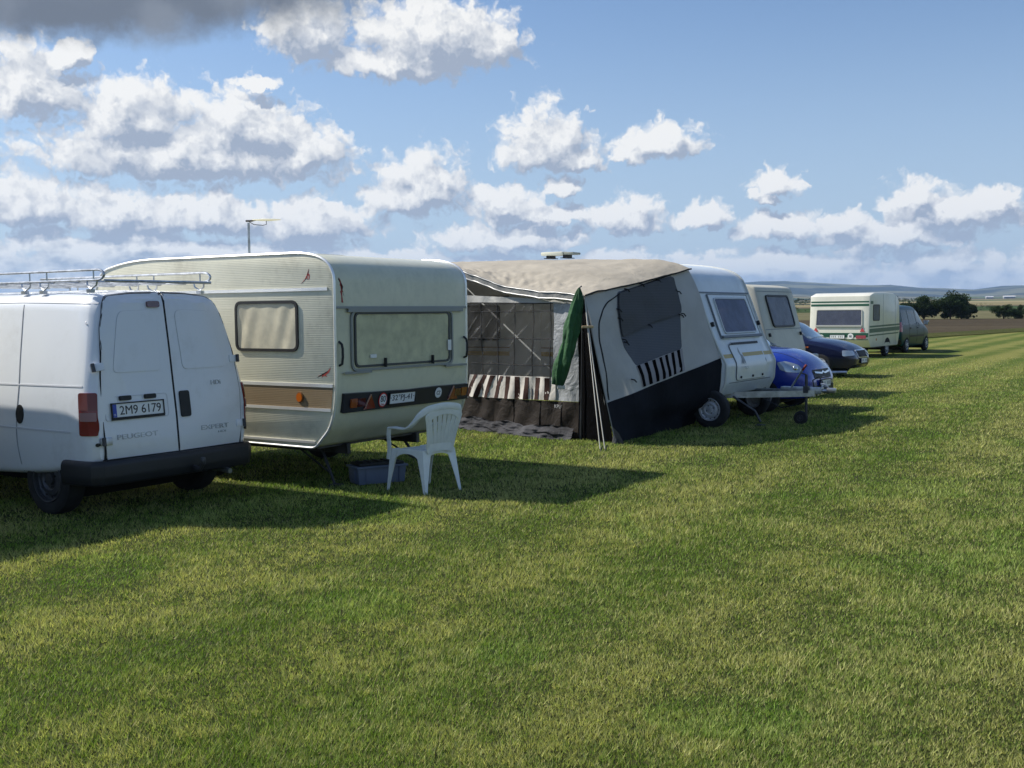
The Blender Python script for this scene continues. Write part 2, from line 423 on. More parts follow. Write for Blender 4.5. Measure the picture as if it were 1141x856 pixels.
# ------------------------------------------------------------------ terrain
def sm(a, b, x):
    t = np.clip((x - a) / (b - a), 0, 1); return t * t * (3 - 2 * t)
def height(x, y):
    r = np.hypot(x, y); az = np.arctan2(x, y)
    h = .0085 * np.clip(r - 185, 0, 2400)
    ridge = .55 + .20 * np.sin(az * 9 + 1) + .13 * np.sin(az * 23 + 2.1) + .07 * np.sin(az * 61) + .04 * np.sin(az * 140 + 1)
    h = h + sm(3500, 7200, r) * (66 + 118 * ridge)
    h = h + 26 * sm(2600, 3600, r) * (1 - sm(3600, 4800, r)) * (.5 + .5 * np.sin(az * 31 + 4) * np.cos(az * 12))
    h = h - sm(8200, 9800, r) * 160
    # almost unnoticeable undulation of the meadow
    h = h + .0 * r
    return h
def hgt(x, y): return float(height(np.array(x, float), np.array(y, float)))

def grass_field_nodes(T, oc):
    """shared large-scale lawn tint: 0 = straw, 1 = fresh green; plus the light and dark mowing bands painted in"""
    big = T.noise(oc, .55, 3, .6, .3); mid = T.noise(oc, 2.6, 4, .6); fine = T.noise(oc, 19, 3, .65)
    s_ = T.n('ShaderNodeSeparateXYZ'); T.l(oc, s_.inputs[0])
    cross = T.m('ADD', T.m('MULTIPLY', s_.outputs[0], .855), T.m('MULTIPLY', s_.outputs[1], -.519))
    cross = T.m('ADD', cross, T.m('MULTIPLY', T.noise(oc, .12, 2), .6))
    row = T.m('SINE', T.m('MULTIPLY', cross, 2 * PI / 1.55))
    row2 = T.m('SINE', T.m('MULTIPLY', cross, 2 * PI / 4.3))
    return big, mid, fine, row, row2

gm = bpy.data.materials.new('lawn'); gm.use_nodes = True
T = NT(gm.node_tree); b = gm.node_tree.nodes['Principled BSDF']
oc = T.n('ShaderNodeTexCoord').outputs['Object']
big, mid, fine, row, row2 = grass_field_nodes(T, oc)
t = T.m('ADD', T.m('ADD', T.m('MULTIPLY', big, .5), T.m('MULTIPLY', mid, .35)), T.m('MULTIPLY', fine, .3))
t = T.m('ADD', t, T.m('ADD', T.m('MULTIPLY', row, -.11), T.m('MULTIPLY', row2, -.05)))  # mowing bands: the sheen of leaning grass put into the colour
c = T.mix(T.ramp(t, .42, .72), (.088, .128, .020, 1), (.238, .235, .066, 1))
c = T.mix(T.ramp(T.noise(oc, 60, 2, .7), .35, .62, .0, .55), c, (.030, .045, .008, 1))
far_ = T.v('LENGTH', T.v('MULTIPLY', oc, (1, 1, 0)))
near = T.ramp(far_, 12, 40)
soil = T.mix(T.ramp(T.noise(oc, 35, 3), .4, .6), (.020, .030, .006, 1), (.050, .052, .018, 1))
c = T.mix(near, soil, c)
# beyond the meadow: patchwork of far fields and woods
vo = T.n('ShaderNodeTexVoronoi'); T.l(T.v('MULTIPLY', oc, (1 / 420, 1 / 260, 0)), vo.inputs['Vector']); vo.inputs['Scale'].default_value = 1
cr_ = T.n('ShaderNodeValToRGB'); e = cr_.color_ramp; e.interpolation = 'CONSTANT'
for i, (p_, q) in enumerate([(0, (.05, .085, .025)), (.25, (.20, .17, .085)), (.42, (.075, .11, .03)), (.6, (.022, .036, .016)), (.75, (.26, .22, .12)), (.88, (.11, .085, .05))]):
    (e.elements[i] if i < 2 else e.elements.new(p_)).position = p_; e.elements[i].color = (*q, 1)
T.l(T.m('FRACT', T.m('MULTIPLY', T.v('DOT_PRODUCT', vo.outputs['Color'], (1, 1.7, .6)), 1.37)), cr_.inputs[0])
wood = T.ramp(T.noise(T.v('MULTIPLY', oc, (1 / 900, 1 / 500, 0)), 1.0, 6, .6), .53, .58)
ff = T.mix(wood, cr_.outputs[0], (.020, .034, .018, 1))
ff = T.mix(T.ramp(far_, 3200, 5200), ff, T.mix(T.ramp(T.noise(T.v('MULTIPLY', oc, (1 / 520, 1 / 420, 0)), 1.0, 5, .65), .44, .54), (.125, .125, .07, 1), (.016, .026, .020, 1)))
c = T.mix(T.ramp(far_, 395, 400), c, ff)
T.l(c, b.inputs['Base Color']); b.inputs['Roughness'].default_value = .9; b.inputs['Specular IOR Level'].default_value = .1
bp = T.n('ShaderNodeBump'); bp.inputs['Strength'].default_value = .8; bp.inputs['Distance'].default_value = .03
T.l(T.noise(oc, 30, 3, .7), bp.inputs['Height']); T.l(bp.outputs[0], b.inputs['Normal'])

NA = 288
rs = np.concatenate([[.5, 1.5, 3, 5, 8, 12, 18, 27, 40, 60, 90, 130], np.linspace(170, 400, 14), np.geomspace(450, 3300, 18), np.linspace(3500, 9800, 42)])
aa = np.linspace(0, 2 * PI, NA, endpoint=False)
Rg, Ag = np.meshgrid(rs, aa, indexing='ij')
Xg, Yg = Rg * np.sin(Ag), Rg * np.cos(Ag)
Zg = height(Xg, Yg)
Zg = Zg + sm(3600, 5000, Rg) * 9 * np.sin(Rg / 330 + 5 * np.sin(Ag * 7)) * np.sin(Ag * 37 + Rg / 900)
gv = [(0, 0, 0)] + [tuple(q) for q in np.stack([Xg.ravel(), Yg.ravel(), Zg.ravel()], 1).tolist()]
gf = [(0, 1 + (j + 1) % NA, 1 + j) for j in range(NA)]
for i in range(len(rs) - 1):
    for j in range(NA): gf.append((1 + i * NA + j, 1 + i * NA + (j + 1) % NA, 1 + (i + 1) * NA + (j + 1) % NA, 1 + (i + 1) * NA + j))
ground = pyd('ground', gv, gf, gm, None, 60); tag(ground, kind='structure')
if ground.data.polygons[0].normal.z < 0: ground.data.flip_normals()

def sheet(name, poly, m, off, grid):
    """field sheet lying on the terrain"""
    def fn(a, b_): return Vector((a, b_, hgt(a, b_))), Vector((0, 0, 1))
    bm = bmesh.new(); bm.faces.new([bm.verts.new((a, b_, 0)) for a, b_ in poly])
    for ax in (0, 1):
        lo = min(q[ax] for q in poly); hi = max(q[ax] for q in poly); k = max(1, int((hi - lo) / grid))
        for i in range(1, k):
            c_ = lo + (hi - lo) * i / k
            bmesh.ops.bisect_plane(bm, geom=bm.verts[:] + bm.edges[:] + bm.faces[:], plane_co=(c_, 0, 0) if ax == 0 else (0, c_, 0), plane_no=(1, 0, 0) if ax == 0 else (0, 1, 0))
    for v in bm.verts: v.co.z = hgt(v.co.x, v.co.y) + off
    bmesh.ops.recalc_face_normals(bm, faces=bm.faces)
    me = bpy.data.meshes.new(name); bm.to_mesh(me); bm.free()
    o = add(name, me, m, None, 60)
    if me.polygons[0].normal.z < 0: me.flip_normals()
    return tag(o, kind='structure')
def earthmat(name, c1_, c2_, sc, rows=0.0, bump=.5):
    m = bpy.data.materials.new(name); m.use_nodes = True; T = NT(m.node_tree); b = m.node_tree.nodes['Principled BSDF']
    oc = T.n('ShaderNodeTexCoord').outputs['Object']
    n1 = T.m('ADD', T.m('MULTIPLY', T.noise(oc, sc, 6, .7), .6), T.m('MULTIPLY', T.noise(T.v('MULTIPLY', oc, (.03, .12, 1)), 1, 3), .4))
    T.l(T.mix(T.ramp(n1, .38, .62), (*c1_, 1), (*c2_, 1)), b.inputs['Base Color'])
    b.inputs['Roughness'].default_value = .95; b.inputs['Specular IOR Level'].default_value = .05
    bp = T.n('ShaderNodeBump'); bp.inputs['Strength'].default_value = bump; bp.inputs['Distance'].default_value = .15
    T.l(T.noise(oc, sc * 2, 4, .7), bp.inputs['Height']); T.l(bp.outputs[0], b.inputs['Normal'])
    return m
# the lawn ends along a line running the same way as the mown rows; ploughed land lies left of it
ln = lambda t_, w_: (24.2 + .65 * t_ - .76 * w_, 63.5 + .76 * t_ + .65 * w_)
ploughed = sheet('ploughed_field', [ln(-75, 3.5), ln(140, 3.5), (150, 160), (60, 163), (-30, 165), (-90, 150), ln(-90, 70)], earthmat('ploughed_earth', (.044, .035, .022), (.082, .066, .042), 1.3), .03, 12)
verge = sheet('grass_verge', [ln(-75, 0), ln(140, 0), ln(140, 3.9), ln(-75, 3.9)], earthmat('rough_grass', (.035, .052, .012), (.105, .100, .035), 3.5, bump=1), .034, 8)
stubble = sheet('stubble_field', [(-120, 163), (60, 164), (160, 159), (210, 205), (160, 262), (-20, 268), (-120, 255)], earthmat('stubble', (.105, .100, .050), (.140, .130, .068), .3), .04, 15)
beet = sheet('beet_field', [(-150, 257), (-20, 269), (160, 263), (260, 285), (240, 392), (-150, 380)], earthmat('beet_leaves', (.028, .050, .016), (.045, .075, .022), .2), .05, 15)

# ------------------------------------------------------------------ grass blades on the near lawn
def blade_mesh(name, P3, m, tint):
    me = bpy.data.meshes.new(name); n = len(P3) // 3
    me.vertices.add(n * 3); me.vertices.foreach_set('co', P3.astype(np.float32).ravel())
    me.loops.add(n * 3); me.loops.foreach_set('vertex_index', np.arange(n * 3, dtype=np.int32))
    me.polygons.add(n); me.polygons.foreach_set('loop_start', np.arange(0, n * 3, 3, dtype=np.int32))
    me.update(calc_edges=True)
    at = me.attributes.new('tint', 'FLOAT_COLOR', 'POINT')
    at.data.foreach_set('color', np.repeat(np.concatenate([tint, np.ones((n, 1))], 1), 3, axis=0).astype(np.float32).ravel())
    o = bpy.data.objects.new(name, me); COL.objects.link(o); me.materials.append(m)
    return o
def leafmat(name, rough=.55, trans=.35, spec=.3):
    m = bpy.data.materials.new(name); m.use_nodes = True; T = NT(m.node_tree); b = m.node_tree.nodes['Principled BSDF']
    at = T.n('ShaderNodeAttribute', attribute_name='tint')
    T.l(at.outputs['Color'], b.inputs['Base Color']); b.inputs['Roughness'].default_value = rough; b.inputs['Specular IOR Level'].default_value = spec
    tl = T.n('ShaderNodeBsdfTranslucent'); T.l(T.mix(1, at.outputs['Color'], (1.2, 1.25, .7, 1), 'MULTIPLY'), tl.inputs[0])
    mx = T.n('ShaderNodeMixShader'); mx.inputs[0].default_value = trans
    T.l(b.outputs[0], mx.inputs[1]); T.l(tl.outputs[0], mx.inputs[2]); T.l(mx.outputs[0], m.node_tree.nodes['Material Output'].inputs[0])
    return m
rng = np.random.default_rng(7)
def vnoise(x, y, seed):
    """cheap smooth value noise"""
    r_ = np.random.default_rng(seed); tab = r_.random((256, 256))
    xi = np.floor(x).astype(int); yi = np.floor(y).astype(int); fx = x - xi; fy = y - yi
    fx = fx * fx * (3 - 2 * fx); fy = fy * fy * (3 - 2 * fy)
    g_ = lambda i, j: tab[(xi + i) % 256, (yi + j) % 256]
    return (g_(0, 0) * (1 - fx) + g_(1, 0) * fx) * (1 - fy) + (g_(0, 1) * (1 - fx) + g_(1, 1) * fx) * fy
NB = 1700000
R0, R1 = 2.9, 44.0
r = R0 * (R1 / R0) ** (rng.random(NB) ** .9)
th = (rng.random(NB) * 2 - 1) * rad(37)
x, y = r * np.sin(th), r * np.cos(th)
# tufts: pull blades towards cell centres a bit
cell = .07 * (r / 4) ** .7
x += (rng.random(NB) - .5) * .0; 
big = vnoise(x * .55 + 20, y * .55 + 20, 1); mid = vnoise(x * 2.3, y * 2.3, 2); sml = vnoise(x * 9, y * 9, 3); tiny = vnoise(x * 28, y * 28, 9)
dens = .40 + .35 * sml + .45 * tiny
keep = rng.random(NB) < np.clip(dens, .2, 1) * (1 - sm(15, 43, r)) ** .8
x, y, r, big, mid, sml, tiny = [q[keep] for q in (x, y, r, big, mid, sml, tiny)]
n = len(x)
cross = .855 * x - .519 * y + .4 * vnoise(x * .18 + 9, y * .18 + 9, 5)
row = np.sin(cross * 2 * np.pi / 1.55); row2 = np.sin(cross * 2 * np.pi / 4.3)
k = (r / 4.5) ** .62
hh = (.011 + .018 * rng.random(n)) * (.6 + .7 * mid) * (r / 4.5) ** .25
tall = rng.random(n) < .03; hh[tall] *= 1.7
wd = (.0014 + .0019 * rng.random(n)) * k
a = rng.random(n) * 2 * np.pi
lean = hh * (.25 + .9 * rng.random(n))
la = rng.random(n) * 2 * np.pi
lx = np.cos(la) * lean + .552 * .005 * row; ly = np.sin(la) * lean + .834 * .005 * row
P0 = np.stack([x - np.cos(a) * wd, y - np.sin(a) * wd, np.full(n, -.002)], 1)
P1_ = np.stack([x + np.cos(a) * wd, y + np.sin(a) * wd, np.full(n, -.002)], 1)
P2 = np.stack([x + lx, y + ly, hh], 1)
P3 = np.stack([P0, P1_, P2], 1).reshape(-1, 3)
s_ = .20 * big + .24 * mid + .36 * sml + .24 * tiny + .04 - .13 * row - .06 * row2 + (rng.random(n) - .5) * .55  # row terms tint in the light and dark look of leaning blades
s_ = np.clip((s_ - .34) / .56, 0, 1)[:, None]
green = np.array([.128, .210, .032]); fresh = np.array([.225, .320, .058]); straw = np.array([.50, .49, .20])
fr = rng.random((n, 1)) ** 2
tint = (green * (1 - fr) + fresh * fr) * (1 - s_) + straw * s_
dead = rng.random(n) < .05; tint[dead] = np.array([.40, .36, .19])
clover = (vnoise(x * 1.1 + 50, y * 1.1 + 3, 11) > .74)[:, None]
tint = np.where(clover, tint * np.array([.84, .96, .8]), tint)
tint *= (.55 + .8 * rng.random((n, 1)))
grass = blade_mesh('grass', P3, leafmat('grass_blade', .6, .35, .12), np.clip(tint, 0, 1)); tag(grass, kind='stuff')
tag(grass, 'short mown meadow grass with straw coloured streaks and light-dark mowing bands put into its colour in front of the caravans', 'grass')

# ------------------------------------------------------------------ trees and bushes far off
foliage = leafmat('foliage', .7, .15, .08)
bark = mat('bark', (.06, .048, .036), .9, var=.3, vscale=6, bump=.5)
def tree(name, label, cat, x, y, h, w, seed, trunk=True, col=(.030, .050, .016), group=None, nl=5200, bush=False):
    R = np.random.default_rng(seed); z0 = hgt(x, y)
    t_ = thing(name, label, cat, (x, y, z0), seed * 37 % 360, group)
    cb_ = 0.02 if bush else .16
    # clumps spread unevenly through the crown's volume
    nc = 26 if bush else 34; cl = []
    while len(cl) < nc:
        q = R.normal(0, .52, 3); L = np.linalg.norm(q)
        if L > 1: q = q / L * R.uniform(.6, 1.0)
        zz = (q[2] * .5 + .5)
        wd_ = w / 2 * (.62 + .45 * math.sin(min(zz * 1.25, 1) * PI)) * (1.1 if bush and zz < .35 else 1)
        cl.append((q[0] * wd_, q[1] * wd_, h * (cb_ + .05 + (1 - cb_ - .12) * zz), R.uniform(.09, .2) * min(w, h * 1.3)))
    nn = nl // nc; Ps = []; ts = []
    for cx_, cy_, cz_, cr in cl:
        u = R.normal(size=(nn, 3)); u /= np.linalg.norm(u, axis=1)[:, None]
        p = np.array([cx_, cy_, cz_]) + u * (cr * R.random((nn, 1)) ** .45) * np.array([1.15, 1.15, .8])
        p[:, 2] = np.maximum(p[:, 2], .05)
        ls = .024 * h * (.6 + .8 * R.random((nn, 1)))
        d1 = R.normal(size=(nn, 3)); d1 /= np.linalg.norm(d1, axis=1)[:, None]
        d2 = np.cross(d1, R.normal(size=(nn, 3))); d2 /= np.linalg.norm(d2, axis=1)[:, None]
        Ps.append(np.stack([p - d1 * ls, p + d1 * ls, p + d2 * ls * 1.5], 1).reshape(-1, 3))
        kk = R.uniform(.65, 1.45)
        ts.append(np.array(col) * kk * (.7 + .6 * R.random((nn, 1))))
    o = blade_mesh('crown' if not bush else 'foliage', np.concatenate(Ps), foliage, np.clip(np.concatenate(ts), 0, 1)); o.parent = t_
    mb = MB()
    th_ = h * .3 if not bush else h * .12
    mb.tube([(0, 0, -.1), (.02 * h, 0, th_), (.0, .02 * h, h * .6)], .028 * h, 7, r2=.008 * h)
    for i in range(5 if not bush else 7):
        c_ = cl[i]; mb.tube([(0, 0, th_ * (.5 + .12 * i) if not bush else 0), (c_[0] * .5, c_[1] * .5, (th_ + c_[2]) / 2), (c_[0], c_[1], c_[2])], .013 * h, 5, r2=.004 * h)
    mb.build('trunk' if not bush else 'stem', bark, t_)
    return t_
G1 = 'trees at the edge of the ploughed field'
TREES = [
 ('tree', 'tall rounded dark tree, highest of the dark clump beyond the ploughed field', 'tree', 63.0, 160, 4.2, 6.2, 1, 1, (.026, .046, .015)),
 ('tree', 'second dark tree, just left of the highest one in the clump beyond the ploughed field', 'tree', 60.0, 162, 3.8, 5.0, 2, 1, (.022, .040, .013)),
 ('tree', 'low wide dark tree near the green car bonnet, left in the dark clump', 'tree', 56.6, 164, 3.0, 6.4, 3, 1, (.020, .036, .013)),
 ('tree', 'small dark tree just right of the highest tree in the dark clump', 'tree', 65.8, 163, 3.2, 3.6, 4, 1, (.028, .050, .017)),
 ('hedge', 'dark hedge running behind the green car roof', 'hedge', 52.2, 167, 2.6, 8.4, 5, 1, (.024, .042, .015)),
 ('bush', 'round dark green bush standing alone at the ploughed field edge', 'bush', 69.8, 158, 2.2, 4.0, 6, 1, (.030, .052, .018)),
 ('tree', 'tall dark tree cut off by the right edge of the picture', 'tree', 76.4, 155, 5.4, 7.0, 7, 1, (.022, .038, .014)),
 ('bush', 'flat little bush between the dark clump and the round bush', 'bush', 67.0, 164, .9, 3.2, 8, 1, (.030, .05, .02)),
 ('bush', 'small dark bush at the foot of the tree by the right edge', 'bush', 73.0, 160, 1.9, 2.6, 9, 1, (.028, .048, .018)),
]
for nm, lb, ct, x, y, h_, w_, sd_, bu, cc in TREES:
    tree(nm, lb, ct, x, y, h_, w_, sd_, bush=bool(bu), col=cc, group=None, nl=14000)
# a hedge line far out, trees one can just tell apart
R_ = random.Random(3)
for i in range(16):
    x = 70 + i * 11 + R_.uniform(-3, 3); y = 268 + R_.uniform(-4, 6)
    tree('bush', 'tiny dark bush in the far hedge line behind the stubble field', 'bush', x, y, R_.uniform(1.2, 2.6), R_.uniform(4, 8), 100 + i, bush=True, nl=1300, group='far hedge line behind the stubble field')
for i in range(15):
    az_ = rad(13.0 + i * .55 + R_.uniform(-.1, .1)); rr_ = 640 + R_.uniform(-30, 60)
    tree('tree', 'tiny dark tree in the far row of trees below the blue hills', 'tree', rr_ * math.sin(az_), rr_ * math.cos(az_), R_.uniform(2.6, 4.6), R_.uniform(14, 26), 200 + i, nl=2600, bush=True, group='far row of trees below the hills')
# far barns on the plain
bw = mat('far_barn_wall', (.32, .32, .32), .7, var=.1); br = mat('far_barn_roof', (.55, .55, .56), .6, var=.1)
for i, (azd, rr_, L_, D_, H_) in enumerate([(24.05, 2300, 20, 10, 4), (23.2, 2350, 13, 8, 3.5), (21.9, 2500, 16, 8, 3.5)]):
    x, y = rr_ * math.sin(rad(azd)), rr_ * math.cos(rad(azd))
    t_ = thing('barn', ['long pale barn far off, rightmost on the plain below the hills', 'middle pale barn of three far off on the plain', 'leftmost small pale barn far off on the plain'][i], 'barn', (x, y, hgt(x, y)), -azd + 12, 'barns far off on the plain')
    MB().box((0, 0, H_ * .35), (L_, D_, H_ * .9)).build('wall', bw, t_)
    m_ = MB(); a_, b_ = L_ / 2 + .5, D_ / 2 + .6
    m_._a([(-a_, -b_, H_ * .8), (a_, -b_, H_ * .8), (a_, b_, H_ * .8), (-a_, b_, H_ * .8), (-a_, 0, H_ * 1.25), (a_, 0, H_ * 1.25)], [(0, 1, 5, 4), (2, 3, 4, 5), (0, 4, 3), (1, 2, 5), (0, 3, 2, 1)])
    m_.build('roof', br, t_)

# ------------------------------------------------------------------ shared vehicle materials and parts
white = mat('white_paint', (.78, .80, .82), .28, coat=.6, dirt=.30, dirtcol=(.52, .52, .50))
seam = mat('seam', (.010, .010, .012), .8)
plastic = mat('black_plastic', (.011, .012, .014), .55, var=.2, bump=.1, bscale=60)
rubber = mat('tyre_rubber', (.016, .016, .017), .85, var=.3, vscale=8, bump=.2)
rubberseal = mat('rubber_seal', (.012, .012, .013), .5)
steel = mat('galvanised_steel', (.42, .44, .46), .38, .85, var=.25, vscale=9)
darksteel = mat('dark_steel', (.07, .07, .075), .5, .5, var=.3, vscale=9)
chrome = mat('aluminium_trim', (.78, .79, .80), .22, .95, var=.06)
redl = mat('red_lens', (.30, .012, .014), .12, coat=1)
darkred = mat('dark_red_lens', (.09, .006, .010), .12, coat=1)
amberl = mat('amber_lens', (.55, .13, .012), .15, coat=1)
clearl = mat('clear_lens', (.62, .64, .66), .08, .3, coat=1)
darkglass = mat('dark_car_glass', (.007, .010, .013), .06, spec=.3)
platew = mat('plate_white', (.78, .79, .78), .4)
plateblue = mat('plate_blue', (.02, .06, .42), .4)
ink = mat('black_ink', (.012, .012, .012), .5)
redink = mat('red_ink', (.55, .02, .02), .5)
hub = mat('wheel_silver', (.50, .51, .53), .40, .25, var=.15, vscale=12)
dullhub = mat('hub_grey', (.07, .072, .08), .5, .5, var=.2, vscale=12)

def wheel(parent, x, y, r, w, side, rimmat, kind='steel', rr=None, cap=None):
    """wheel at (x, y): y is the middle, side +1 = outer face to +y. wheel part = the tyre, with rim as sub-part"""
    rr = rr or r * .62
    M = Matrix.Translation((x, y, r)) @ Matrix.Rotation(-side * PI / 2, 4, 'X')
    h = w / 2
    t_ = MB().lathe([(rr * .9, -h * .9), (rr * 1.03, -h), (r * .88, -h), (r * .97, -h * .82), (r, -h * .5), (r, h * .5), (r * .97, h * .82), (r * .9, h * .98), (r * .84, h * 1.02), (rr * 1.05, h * .98), (rr, h * .86), (rr * .9, h * .8)], 44, M).build('wheel', rubber, parent, 25)
    k = rr
    if kind == 'steel':
        prof = [(k * 1.0, h * .92), (k * .97, h * 1.0), (k * .93, h * .98), (k * .90, h * .55), (k * .78, h * .40), (k * .70, h * .62), (k * .50, h * .72), (k * .42, h * .55), (k * .26, h * .52), (k * .24, h * .75), (k * .10, h * .80), (.001, h * .80)]
    else:
        prof = [(k * 1.0, h * .92), (k * .97, h * 1.0), (k * .92, h * .95), (k * .86, h * .86), (k * .5, h * .98), (k * .2, h * 1.0), (.001, h * 1.0)]
    dk = MB().lathe(prof, 40, M); nrim = len(dk.f)
    if kind == 'steel':
        for i in range(12):
            a = i / 12 * 2 * PI; c_ = Vector((math.cos(a) * k * .81, math.sin(a) * k * .81, h * .44))
            dk.lathe([(.001, h * .06), (k * .055, h * .05), (k * .06, 0)], 8, M @ Matrix.Translation(c_))
        for i in range(4):
            a = i / 4 * 2 * PI + .4; c_ = Vector((math.cos(a) * k * .34, math.sin(a) * k * .34, h * .56))
            dk.lathe([(.001, .012), (k * .045, .012), (k * .05, 0)], 6, M @ Matrix.Translation(c_))
    else:
        ns = 6 if kind == 'spoke' else 9
        for i in range(ns):
            a = i / ns * 2 * PI
            q = [(math.cos(a + s1) * k * r1, math.sin(a + s1) * k * r1) for s1, r1 in ((-.13, .34), (.13, .34), (.24, .82), (-.24, .82))]
            zo = h * .985
            dk.prism(fillet(q, k * .08, 3), h * .04, M @ Matrix.Translation((0, 0, zo - h * .03)))
    rim = dk.build('rim', rimmat, t_, 25); rim.data.materials.append(seam)
    rim.data.polygons.foreach_set('material_index', [0 if i < nrim else 1 for i in range(len(rim.data.polygons))])
    return t_

def plate(parent, M, w, h, text, tw, blue=True, name='licence_plate', th=None, tx=0.0):
    o = MB().prism(rrect(-w / 2, -h / 2, w / 2, h / 2, .008, 2), .006, M).build(name, platew, parent, 30)
    fr = MB()
    for s_, q in ((-1, h), (1, h)):
        fr.box((0, s_ * (h / 2 + .004), .006), (w + .02, .01, .014), M)
        fr.box((s_ * (w / 2 + .004), 0, .006), (.01, h + .018, .014), M)
    if blue: fr.box((0, -h / 2 - .014, .004), (w + .02, .018, .01), M)
    fr.build('plate_frame', plastic, o, 0)
    if blue:
        MB().prism([(-w / 2 + .002, -h / 2 + .002), (-w / 2 + .042, -h / 2 + .002), (-w / 2 + .042, h / 2 - .002), (-w / 2 + .002, h / 2 - .002)], .0015, M @ Matrix.Translation((0, 0, .006))).build('plate_blue_band', plateblue, o, 0)
        lettering('plate_country_code', 'CZ', .022, .016, .001, platew, o, M @ Matrix.Translation((-w / 2 + .022, -h / 2 + .022, .0078)))
    if text: lettering('plate_lettering', text, tw, th or h * .66, .002, ink, o, M @ Matrix.Translation((tx, 0, .006)))
    else:
        # characters too small to read in the photograph: faint worn strokes only
        mk = MB()
        for i in range(7):
            if i != 3: mk.box((tx + (i - 3) * tw / 7, 0, .007), (tw / 18, h * .5, .002), M)
        mk.build('plate_marks', mat('worn_ink', (.22, .22, .23), .6), o, 0)
    return o

def loft(name, st, m, n=56, lean=None, fr=(.10, .10, .09, .10, .25), seg=5, sharp=32):
    """car-like body. station: x, zbottom, zbelt, ztop, half widths at bottom, belt, top"""
    st = np.array(st, float); xs = st[:, 0]
    tt = np.linspace(0, 1, n)
    # denser near both ends
    u = xs[0] + (xs[-1] - xs[0]) * (.5 - .5 * np.cos(tt * PI)) * .55 + (xs[-1] - xs[0]) * tt * .45
    u = np.unique(np.concatenate([u, xs])); u = u[np.concatenate([[True], np.diff(u) > .004])]
    def pchip(xk, yk, xq):
        h = np.diff(xk); d = np.diff(yk) / h; mm = np.zeros_like(yk)
        for i in range(1, len(xk) - 1):
            if d[i - 1] * d[i] > 0:
                w1 = 2 * h[i] + h[i - 1]; w2 = h[i] + 2 * h[i - 1]; mm[i] = (w1 + w2) / (w1 / d[i - 1] + w2 / d[i])
        mm[0] = d[0]; mm[-1] = d[-1]
        i = np.clip(np.searchsorted(xk, xq) - 1, 0, len(xk) - 2); t = (xq - xk[i]) / h[i]
        return (2 * t**3 - 3 * t**2 + 1) * yk[i] + (t**3 - 2 * t**2 + t) * h[i] * mm[i] + (-2 * t**3 + 3 * t**2) * yk[i + 1] + (t**3 - t**2) * h[i] * mm[i + 1]
    cols = [pchip(xs, st[:, j], u) for j in range(1, 7)]
    vs = []; fs = []; k = None
    for i, x in enumerate(u):
        zb, zm, zt, wb, wm, wt = [float(c_[i]) for c_ in cols]
        half = fillet([(0, zb), (wb, zb), (wm, zb + (zm - zb) * .5), (wm * .975, zm), (wt, zt - .045), (wt * .45, zt), (0, zt + .004)], [0, fr[0], fr[1], fr[2], fr[3], fr[4], 0], seg, closed=False)
        ring = half + [(-a, b_) for a, b_ in half[-2:0:-1]]
        k = len(ring)
        for a, b_ in ring:
            xx = x + (lean(x, b_, abs(a)) if lean else 0); vs.append((xx, a, b_))
    N_ = len(u)
    for i in range(N_ - 1):
        for j in range(k): fs.append((i * k + j, i * k + (j + 1) % k, (i + 1) * k + (j + 1) % k, (i + 1) * k + j))
    fs += [tuple(range(k))[::-1], tuple(range((N_ - 1) * k, N_ * k))]
    return vs, fs

# ------------------------------------------------------------------ white panel van
FW = 146.5                                   # heading of the vehicles whose backs face the mown strip
van = thing('panel_van', 'white delivery van with roof rack and closed double rear doors, at the left edge', 'van', (-3.41 + .552 * .875, 9.0 + .834 * .875, 0), FW)
def vlean(x, z, y):
    k_ = max(0.0, 1 - x / 1.1); k_ = k_ * k_ * (3 - 2 * k_)
    t_ = min(max((z - .85) / 1.1, 0), 1)
    return k_ * .20 * t_ ** 1.35 + k_ * .045 * (y / .875) ** 2 + k_ * (.05 * min(max((.6 - z) / .3, 0), 1))
vst = [(0.0, .50, 1.08, 1.84, .78, .80, .60), (.03, .46, 1.09, 1.875, .82, .845, .635), (.09, .44, 1.10, 1.90, .84, .870, .66), (.2, .42, 1.10, 1.915, .845, .875, .67), (1.2, .33, 1.10, 1.93, .845, .88, .68),
       (2.2, .30, 1.10, 1.93, .845, .885, .68), (2.85, .30, 1.10, 1.90, .84, .88, .66), (3.25, .30, 1.08, 1.62, .83, .87, .62), (3.62, .30, 1.02, 1.22, .82, .86, .64), (3.95, .30, .93, 1.05, .80, .84, .60), (4.25, .32, .80, .90, .74, .78, .50), (4.38, .36, .62, .72, .66, .70, .42), (4.42, .42, .55, .62, .52, .56, .34)]
vs, fs = loft('body', vst, white, 60, vlean, (.07, .16, .30, .14, .3), 6)
vb = pyd('body', vs, fs, white, van); vbv = bvh_of(vb)
cut(vb, [cyl_mesh(.72, s_ * .60, s_ * 1.2, .30, .345) for s_ in (1, -1)] + [cyl_mesh(3.55, s_ * .60, s_ * 1.2, .30, .355) for s_ in (1, -1)])
VL, VR, VB, VT, VF = [raymap(vbv, s_) for s_ in 'LRBTF']
inner = mat('wheel_well', (.008, .008, .009), .9)
for x_ in (.72, 3.55):
    MB().tube([(x_, -.62, .42), (x_, .62, .42)], .31, 20).build('wheel_well', inner, van)
    for s_ in (1, -1): wheel(van, x_, s_ * .735, .308, .19, s_, dullhub, 'steel', .20)
